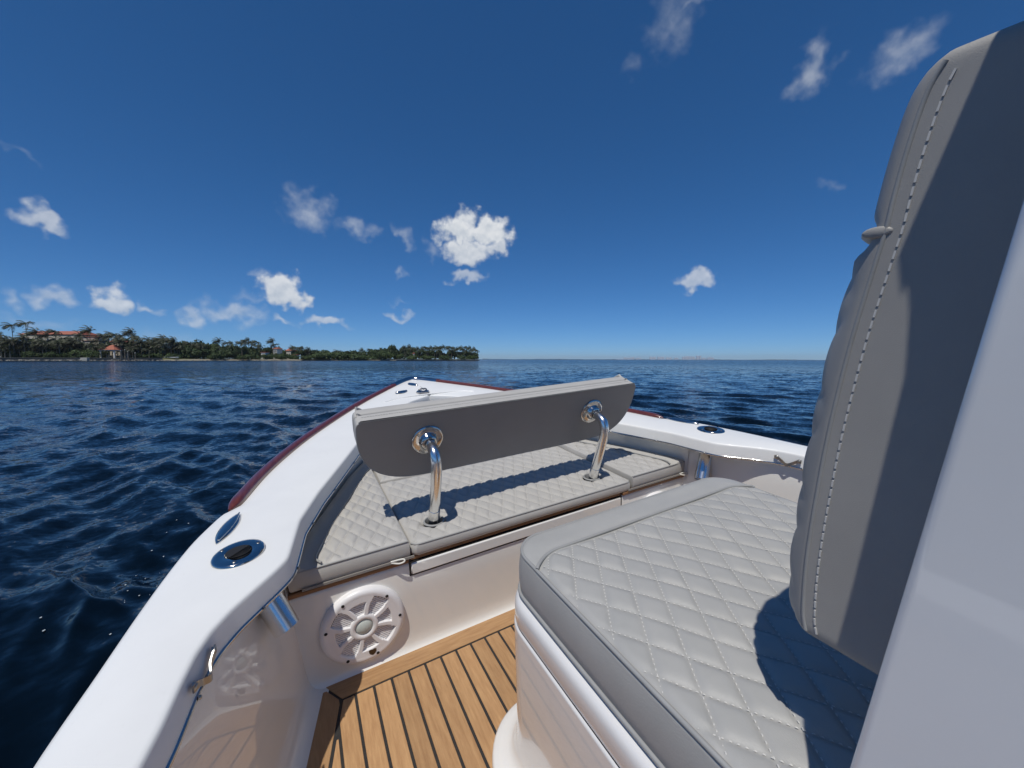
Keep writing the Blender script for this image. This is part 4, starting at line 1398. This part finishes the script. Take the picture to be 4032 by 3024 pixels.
PALMS = [(-30, 1280, 6), (7, 1308, 5), (22, 1322, 12), (57, 1270, 7), (112, 1262, 10), (148, 1300, 6), (100, 1322, 4), (192, 1312, 8), (226, 1296, 7), (170, 1335, 3), (255, 1322, 6),
         (237, 1340, 2), (290, 1330, 9), (321, 1312, 12), (360, 1293, 9), (414, 1312, 14), (443, 1315, 10), (463, 1311, 16), (486, 1312, 12), (475, 1332, 5), (523, 1300, 12), (533, 1313, 18),
         (546, 1324, 9), (512, 1330, 6), (588, 1329, 14), (611, 1338, 20), (631, 1328, 16), (647, 1327, 20), (665, 1332, 14), (688, 1341, 18), (640, 1345, 8), (700, 1355, 9), (755, 1345, 10), (796, 1352, 8),
         (866, 1336, 18), (898, 1342, 30), (915, 1346, 34), (954, 1344, 14), (969, 1338, 20), (981, 1333, 22), (992, 1340, 26), (1005, 1350, 18), (1016, 1340, 26), (1030, 1356, 16), (1077, 1338, 30), (1085, 1350, 34),
         (1155, 1363, 22), (1172, 1364, 28), (1194, 1365, 24), (1218, 1370, 20), (1330, 1377, 30), (1430, 1373, 40), (1462, 1372, 40), (523, 1364, 2), (588, 1369, 2), (430, 1365, 3)]
for k in range(30):
    p_ = 1588 + k * 10.1 + rng.uniform(-3, 3)
    PALMS.append((p_, 1366 + rng.uniform(-6, 6) + max(0, (p_ - 1850)) * .12, 6 + 10 * (k % 3)))
for p_ in list(range(-25, 420, 17)) + list(range(480, 720, 19)):
    PALMS.append((p_ + rng.uniform(-6, 6), rng.uniform(1330, 1358), rng.uniform(2, 10)))
PALMS.sort()
for i, (p_, yt, ex) in enumerate(PALMS):
    h = hgt(p_, yt, ex); q = gp(p_, ex)
    e = wthing('palm_tree', 'windblown coconut palm on the far shore, %s palm from the left' % ordinal(i), 'palm tree', (q[0], q[1], .9), 0, 'palms along the shore')
    me, off = trunks[i % 5]; th = max(1.5, h - .9 - 1.5)
    o = link('trunk', me, e); o.scale = (1, 1, th / 10)
    o2 = link('crown', crowns[(i * 3) % 5], e); o2.location = (off[0], off[1], th); sc = rng.uniform(.95, 1.25) * (1.0 if h < 9 else 1.25)
    o2.scale = (sc, sc, sc * .95); o2.rotation_euler = (0, 0, rng.uniform(-.35, .35))

TREES = [(-60, 1330, 120, 22), (20, 1345, 90, 16), (90, 1345, 100, 14), (165, 1338, 90, 16), (215, 1342, 90, 10), (275, 1345, 90, 12), (300, 1352, 60, 6), (405, 1335, 60, 22), (500, 1345, 70, 18), (560, 1352, 80, 18), (620, 1362, 70, 22),
         (665, 1360, 70, 16), (722, 1340, 70, 26), (755, 1336, 70, 30), (800, 1339, 80, 30), (840, 1343, 70, 30), (720, 1365, 60, 10), (775, 1368, 70, 8), (880, 1352, 70, 26), (925, 1356, 70, 30), (965, 1358, 60, 20), (905, 1370, 60, 6),
         (990, 1362, 60, 20), (1025, 1362, 60, 28), (1060, 1362, 50, 30), (1105, 1360, 60, 34), (1150, 1372, 60, 26), (1200, 1376, 60, 26), (1235, 1372, 60, 22), (1275, 1374, 80, 18), (1345, 1378, 70, 34), (1380, 1376, 60, 34), (1415, 1380, 60, 38),
         (1450, 1376, 60, 44), (1480, 1370, 50, 34), (1510, 1366, 60, 18), (1558, 1352, 70, 22), (1530, 1372, 60, 8), (1605, 1360, 60, 28), (1640, 1372, 60, 20), (1690, 1374, 60, 24), (1740, 1374, 60, 24), (1790, 1374, 60, 22), (1840, 1376, 50, 18), (1868, 1384, 36, 10)]
TREES += [(70, 1326, 80, 20), (130, 1325, 80, 22), (195, 1327, 80, 22), (250, 1330, 80, 22), (335, 1346, 44, 14), (585, 1350, 60, 14), (395, 1348, 40, 10)]
TREES.sort()
for i, (p_, yt, w, ex) in enumerate(TREES):
    h = hgt(p_, yt, ex); q = gp(p_, ex); wr = wpx(p_, w, ex) / 2 * 1.35
    e = wthing('broadleaf_tree', 'dense dark green tree on the far shore, %s broadleaf tree from the left' % ordinal(i), 'tree', (q[0], q[1], .8), 0, 'broadleaf trees along the shore')
    o = link('trunk', tree_trunk, e); o.scale = (wr, wr, (h - .8))
    o2 = link('crown', crown_t[i % 4], e); o2.scale = (wr, wr, (h - .8) / .84); o2.rotation_euler = (0, 0, rng.uniform(0, 6.28))
SHRUBS = [(110, 1379, 44, 1.5), (200, 1381, 42, 1.5), (245, 1384, 30, 2), (310, 1374, 60, 2), (350, 1373, 50, 2.4), (380, 1378, 30, 2), (405, 1372, 34, 8), (55, 1388, 30, 4), (12, 1385, 30, 8), (160, 1388, 40, 3), (280, 1386, 30, 2), (545, 1390, 60, 6), (610, 1388, 60, 6), (680, 1388, 50, 5),
          (860, 1382, 60, 2), (880, 1376, 50, 5), (842, 1390, 36, 1), (975, 1394, 60, 2), (940, 1398, 40, 3), (1000, 1392, 40, 4), (1105, 1396, 30, 3), (1205, 1398, 70, 0), (1250, 1390, 80, 1), (1300, 1384, 90, 2), (1350, 1386, 90, 2), (1395, 1390, 90, 1), (1275, 1377, 80, 8), (1330, 1382, 70, 8),
          (1440, 1396, 70, 4), (1500, 1380, 60, 1), (1530, 1382, 50, 3), (730, 1388, 50, 10), (770, 1390, 60, 10), (815, 1386, 60, 8), (1575, 1390, 40, 5), (1860, 1395, 40, 3), (1820, 1396, 40, 3), (1680, 1398, 60, 3), (1750, 1398, 60, 3), (1620, 1398, 50, 3)]
SHRUBS += [(1040, 1394, 34, 3), (1085, 1388, 40, 9), (1135, 1391, 44, 9), (1160, 1394, 30, 5), (1062, 1392, 34, 7), (1110, 1390, 40, 8), (1630, 1394, 30, 6)]
SHRUBS.sort()
for i, (p_, yt, w, ex) in enumerate(SHRUBS):
    h = hgt(p_, yt, ex); q = gp(p_, ex); wr = wpx(p_, w, ex) / 2 * 1.25; z0 = .75 if ex > .5 and p_ < 1150 else .2
    e = wthing('shrub', 'rounded green shrub near the waterline, %s shrub from the left' % ordinal(i), 'shrub', (q[0], q[1], z0 - .3), 0, 'shrubs along the shore')
    o2 = link('foliage', crown_m[i % 4], e); o2.scale = (wr, wr, (h - z0 + .3) / .8); o2.rotation_euler = (0, 0, rng.uniform(0, 6.28))


# ---- houses
def house(px0, px1, yroof, yeave, ybase, ex, label, wall='stucco', roof='tile', depth=10, hip=.28, nwin=5, rows=1, name='villa'):
    pc = (px0 + px1) / 2; q = gp(pc, ex); w = wpx(pc, px1 - px0, ex)
    zr, ze, zb = hgt(pc, yroof, ex), hgt(pc, yeave, ex), max(.9, hgt(pc, ybase, ex))
    zb = .9
    e = wthing(name, label, 'house', (q[0], q[1], zb), CA)
    m1 = MB(); m1.box((0, depth / 2, (ze - zb) / 2), (w * .96, depth, ze - zb)); part('wall', m1, wall, e, 0)
    if zr > ze + .2:
        m1 = MB(); a, b = w / 2 + .4, depth / 2 + .4; r_ = w / 2 * (1 - hip)
        z0, z1, z2 = ze - zb, ze - zb + .25, zr - zb; c = depth / 2
        m1.add([(-a, c - b, z0), (a, c - b, z0), (a, c + b, z0), (-a, c + b, z0), (-a, c - b, z1), (a, c - b, z1), (a, c + b, z1), (-a, c + b, z1), (-r_, c, z2), (r_, c, z2)],
               [(3, 2, 1, 0), (0, 1, 5, 4), (1, 2, 6, 5), (2, 3, 7, 6), (3, 0, 4, 7), (4, 5, 9, 8), (5, 6, 9), (6, 7, 8, 9), (7, 4, 8)])
        part('roof', m1, roof, e, 0)
    else:
        m1 = MB(); m1.box((0, depth / 2, ze - zb + .12), (w + .3, depth + .4, .3)); part('cornice', m1, wall, e, 0)
    for rw in range(rows):
        for k in range(nwin):
            x = (k + .5) / nwin * w * .9 - w * .45; zc = (ze - zb) * (1 - (rw + .5) / max(rows, 1) * .9)
            m1 = MB(); ww = min(1.3, w / nwin * .5); hh = min(1.8, (ze - zb) / rows * .5)
            m1.box((x, -.03, zc), (ww + .3, .12, hh + .3)); o = part('window', m1, 'stucco_w', e, 0)
            m1 = MB(); m1.box((x, -.06, zc), (ww, .1, hh)); part('pane', m1, 'pane', o, 0)
    return e


house(82, 306, 1301, 1318, 1400, 34, 'large cream mansion with a long terracotta roof behind the left palms', nwin=9, rows=2, depth=14, hip=.08)
house(322, 381, 1324, 1327, 1400, 26, 'cream upper pavilion with a flat cornice right of the mansion', nwin=3, rows=1, depth=8)
house(330, 392, 1341, 1343, 1400, 22, 'cream terrace wall block below the flat pavilion', nwin=2, rows=1, depth=4)
house(427, 482, 1336, 1346, 1400, 34, 'small red roofed house behind the gazebo', nwin=4, rows=1, depth=9)
house(482, 560, 1347, 1352, 1400, 36, 'low red roofed wing partly hidden right of the gazebo', nwin=4, rows=1, depth=9)
house(604, 642, 1354, 1356, 1400, 20, 'white flat roofed house among the palms', wall='stucco_w', nwin=3, rows=2, depth=8)
house(1076, 1092, 1368, 1374, 1406, 20, 'white house with a small red roof among trees', wall='stucco_w', nwin=2, rows=2, depth=7)
house(1127, 1146, 1370, 1382, 1406, 22, 'cream house with red hipped roof right of the white house', nwin=2, rows=1, depth=8)
house(1028, 1046, 1386, 1388, 1408, 8, 'low white boathouse near the water', wall='stucco_w', nwin=1, rows=1, depth=5)
house(1150, 1168, 1396, 1398, 1408, 8, 'low white garden wall pavilion near the bank', wall='stucco_w', nwin=1, rows=1, depth=4)
house(1625, 1631, 1389, 1392, 1408, 10, 'tiny white hut between the palms at the tip', wall='stucco_w', nwin=1, rows=1, depth=3)
# gazebo
q = gp(451, 5); e = wthing('gazebo', 'open white gazebo with a terracotta hipped roof by the seawall', 'gazebo', (q[0], q[1], 1.2), CA)
w = wpx(451, 66, 5); zr, ze = hgt(451, 1358, 5) - 1.2, hgt(451, 1379, 5) - 1.2
m1 = MB(); a = w / 2
m1.add([(-a, -a, ze + .15), (a, -a, ze + .15), (a, a, ze + .15), (-a, a, ze + .15), (-.5, -.5, zr), (.5, -.5, zr), (.5, .5, zr), (-.5, .5, zr)], [(3, 2, 1, 0), (0, 1, 5, 4), (1, 2, 6, 5), (2, 3, 7, 6), (3, 0, 4, 7), (4, 5, 6, 7)])
part('roof', m1, 'tile', e, 0)
m1 = MB(); m1.box((0, 0, ze - .1), (w * .92, w * .92, .42)); part('beam', m1, 'stucco_w', e, 0)
for sx in (-1, 1):
    for sy in (-1, 1):
        m1 = MB(); m1.box((sx * w * .40, sy * w * .40, (ze - .3) / 2), (.5, .5, ze - .3)); part('post', m1, 'stucco_w', e, 0)
m1 = MB(); m1.box((0, 0, .05), (w * 1.4, w * 1.2, .2)); part('floor', m1, 'conc', e, 0)
# pilings
for i, (p_, yt) in enumerate(((455, 1388), (476, 1382), (493, 1378), (505, 1384), (533, 1390))):
    q = gp(p_, -4); h = hgt(p_, yt, -4)
    e = wthing('mooring_piling', 'weathered mooring piling off the seawall, %s from the left' % ordinal(i), 'piling', (q[0], q[1], -1), 0, 'mooring pilings')
    m1 = MB(); m1.tube([(0, 0, 0), (.03, 0, h * .5), (0, 0, h + 1)], [.2, .18, .17], 9); part('shaft', m1, 'post', e, 60)
    m1 = MB(); m1.lathe([(.2, 0), (.2, .08), (0, .22)], (0, 0, h + 1), (0, 0, 1), 9); part('cap', m1, 'boatw', e, 0)
# white skiff on the bank
q = gp(672, 3); e = wthing('beached_skiff', 'white open skiff pulled up on the bank left of the lawn', 'skiff', (q[0], q[1], 1.2), CA)
L = wpx(672, 62, 3); m1 = MB(); rings = []
for t in np.linspace(0, 1, 13):
    hb_ = .95 * math.sin(math.pi * min(.98, .12 + t * .88))**.5 if t < 1 else .02
    x = (t - .5) * L; z = .25 + .35 * (t - .5)**2
    rings.append([(x, -hb_, z + .75), (x, -hb_ * .8, z + .2), (x, 0, z), (x, hb_ * .8, z + .2), (x, hb_, z + .75), (x, hb_ * .85, z + .7), (x, 0, z + .3), (x, -hb_ * .85, z + .7)])
m1.loft(rings, True, True, True); part('skiff_hull', m1, 'boatw', e, 40)
for t in (-.2, .15):
    m1 = MB(); m1.box((t * L, 0, .75), (.3, 1.5, .06)); part('thwart', m1, 'post', e, 0)

# ---- far shore and skyline
DF = 7000.0
far = MB(); rings = []
for p_ in np.linspace(1900, 4700, 90):
    q = gp(p_, D=DF); dn = q / np.linalg.norm(q); hh = 6.5 + 3 * math.sin(p_ * .021) + 2 * math.sin(p_ * .083 + 1)
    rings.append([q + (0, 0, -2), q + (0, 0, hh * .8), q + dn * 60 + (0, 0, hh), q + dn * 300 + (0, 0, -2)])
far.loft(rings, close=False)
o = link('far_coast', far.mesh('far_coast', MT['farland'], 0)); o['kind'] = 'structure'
SKY = [(455, 480, 228.5), (482, 514, 228), (515, 535, 217), (540, 556, 220), (558, 570, 217.5), (575, 584, 216), (586, 596, 214.5), (610, 622, 221), (625, 637, 218), (640, 652, 221), (720, 742, 211), (745, 766, 212),
       (783, 800, 213), (802, 818, 211.5), (820, 834, 213), (850, 866, 216), (870, 890, 217), (915, 928, 220), (930, 943, 219), (980, 994, 211), (996, 1010, 208), (1012, 1028, 207), (1030, 1046, 207.5), (1048, 1062, 209), (1064, 1076, 211),
       (1089, 1100, 202), (1113, 1124, 202), (1101, 1112, 207), (1135, 1147, 218), (1149, 1160, 219), (1176, 1188, 217), (1190, 1203, 213.5), (1205, 1214, 215), (1216, 1226, 218)]
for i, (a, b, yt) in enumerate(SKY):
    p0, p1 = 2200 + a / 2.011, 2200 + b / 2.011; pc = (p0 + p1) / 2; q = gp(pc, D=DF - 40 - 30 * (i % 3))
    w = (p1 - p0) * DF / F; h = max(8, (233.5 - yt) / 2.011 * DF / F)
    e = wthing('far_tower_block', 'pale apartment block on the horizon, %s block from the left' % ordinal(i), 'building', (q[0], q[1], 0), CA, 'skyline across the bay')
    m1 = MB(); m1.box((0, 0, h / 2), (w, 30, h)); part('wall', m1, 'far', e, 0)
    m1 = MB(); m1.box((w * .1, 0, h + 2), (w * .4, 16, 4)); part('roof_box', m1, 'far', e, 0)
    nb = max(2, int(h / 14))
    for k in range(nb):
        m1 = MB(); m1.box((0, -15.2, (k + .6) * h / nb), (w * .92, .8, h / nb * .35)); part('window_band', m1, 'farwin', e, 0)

# ---- drifting foam flecks and a strand of weed beside the hull
fm = MB()
for k in range(44):
    px_ = rng.uniform(120, 1150) if k % 2 else rng.normal(640, 160); py_ = rng.normal(2220, 170) if k % 2 else rng.normal(2240, 110)
    d = RC @ ray(px_, py_); t_ = -HC / d[2] if d[2] < 0 else 0
    if t_ <= 0:
        continue
    x, y = d[0] * t_, d[1] * t_
    vb = (np.array([x, y, -HC])) @ R
    if abs(vb[0] - XC) < float(HB(vb[1])) * 1.02 and vb[1] < 3.2:
        continue
    Zw, DX_, DY_ = waves(np.array([x]), np.array([y]), np.array([.05]))
    r_ = rng.uniform(.0015, .006); n = 7
    ring = [(x + DX_[0] + r_ * math.cos(a) * rng.uniform(.5, 1.3), y + DY_[0] + r_ * 1.5 * math.sin(a) * rng.uniform(.5, 1.3), Zw[0] + .006) for a in np.linspace(0, 2 * np.pi, n, endpoint=False)]
    fm.add(ring, [tuple(range(n))])
fo = link('foam_flecks', fm.mesh('foam_flecks', MT['foam'], 0)); fo['kind'] = 'stuff'; fo['label'] = 'small white foam flecks drifting on the dark water by the hull'; fo['category'] = 'foam'

# ---- sea haze over the bay
hzb = MB(); hzb.box((0, 0, 44), (19000, 19000, 96))
ho_ = link('haze', hzb.mesh('haze', bpy.data.materials.new('haze_air'), 0)); ho_['kind'] = 'stuff'; ho_['label'] = 'thin pale sea haze over the whole bay'; ho_['category'] = 'haze'
hm = ho_.data.materials[0]; hm.use_nodes = True; hm.node_tree.nodes.clear()
pv = hm.node_tree.nodes.new('ShaderNodeVolumePrincipled'); pv.inputs['Color'].default_value = (.93, .96, 1.0, 1); pv.inputs['Density'].default_value = 7e-5
pv.inputs['Anisotropy'].default_value = .2
mo = hm.node_tree.nodes.new('ShaderNodeOutputMaterial'); hm.node_tree.links.new(pv.outputs[0], mo.inputs['Volume'])
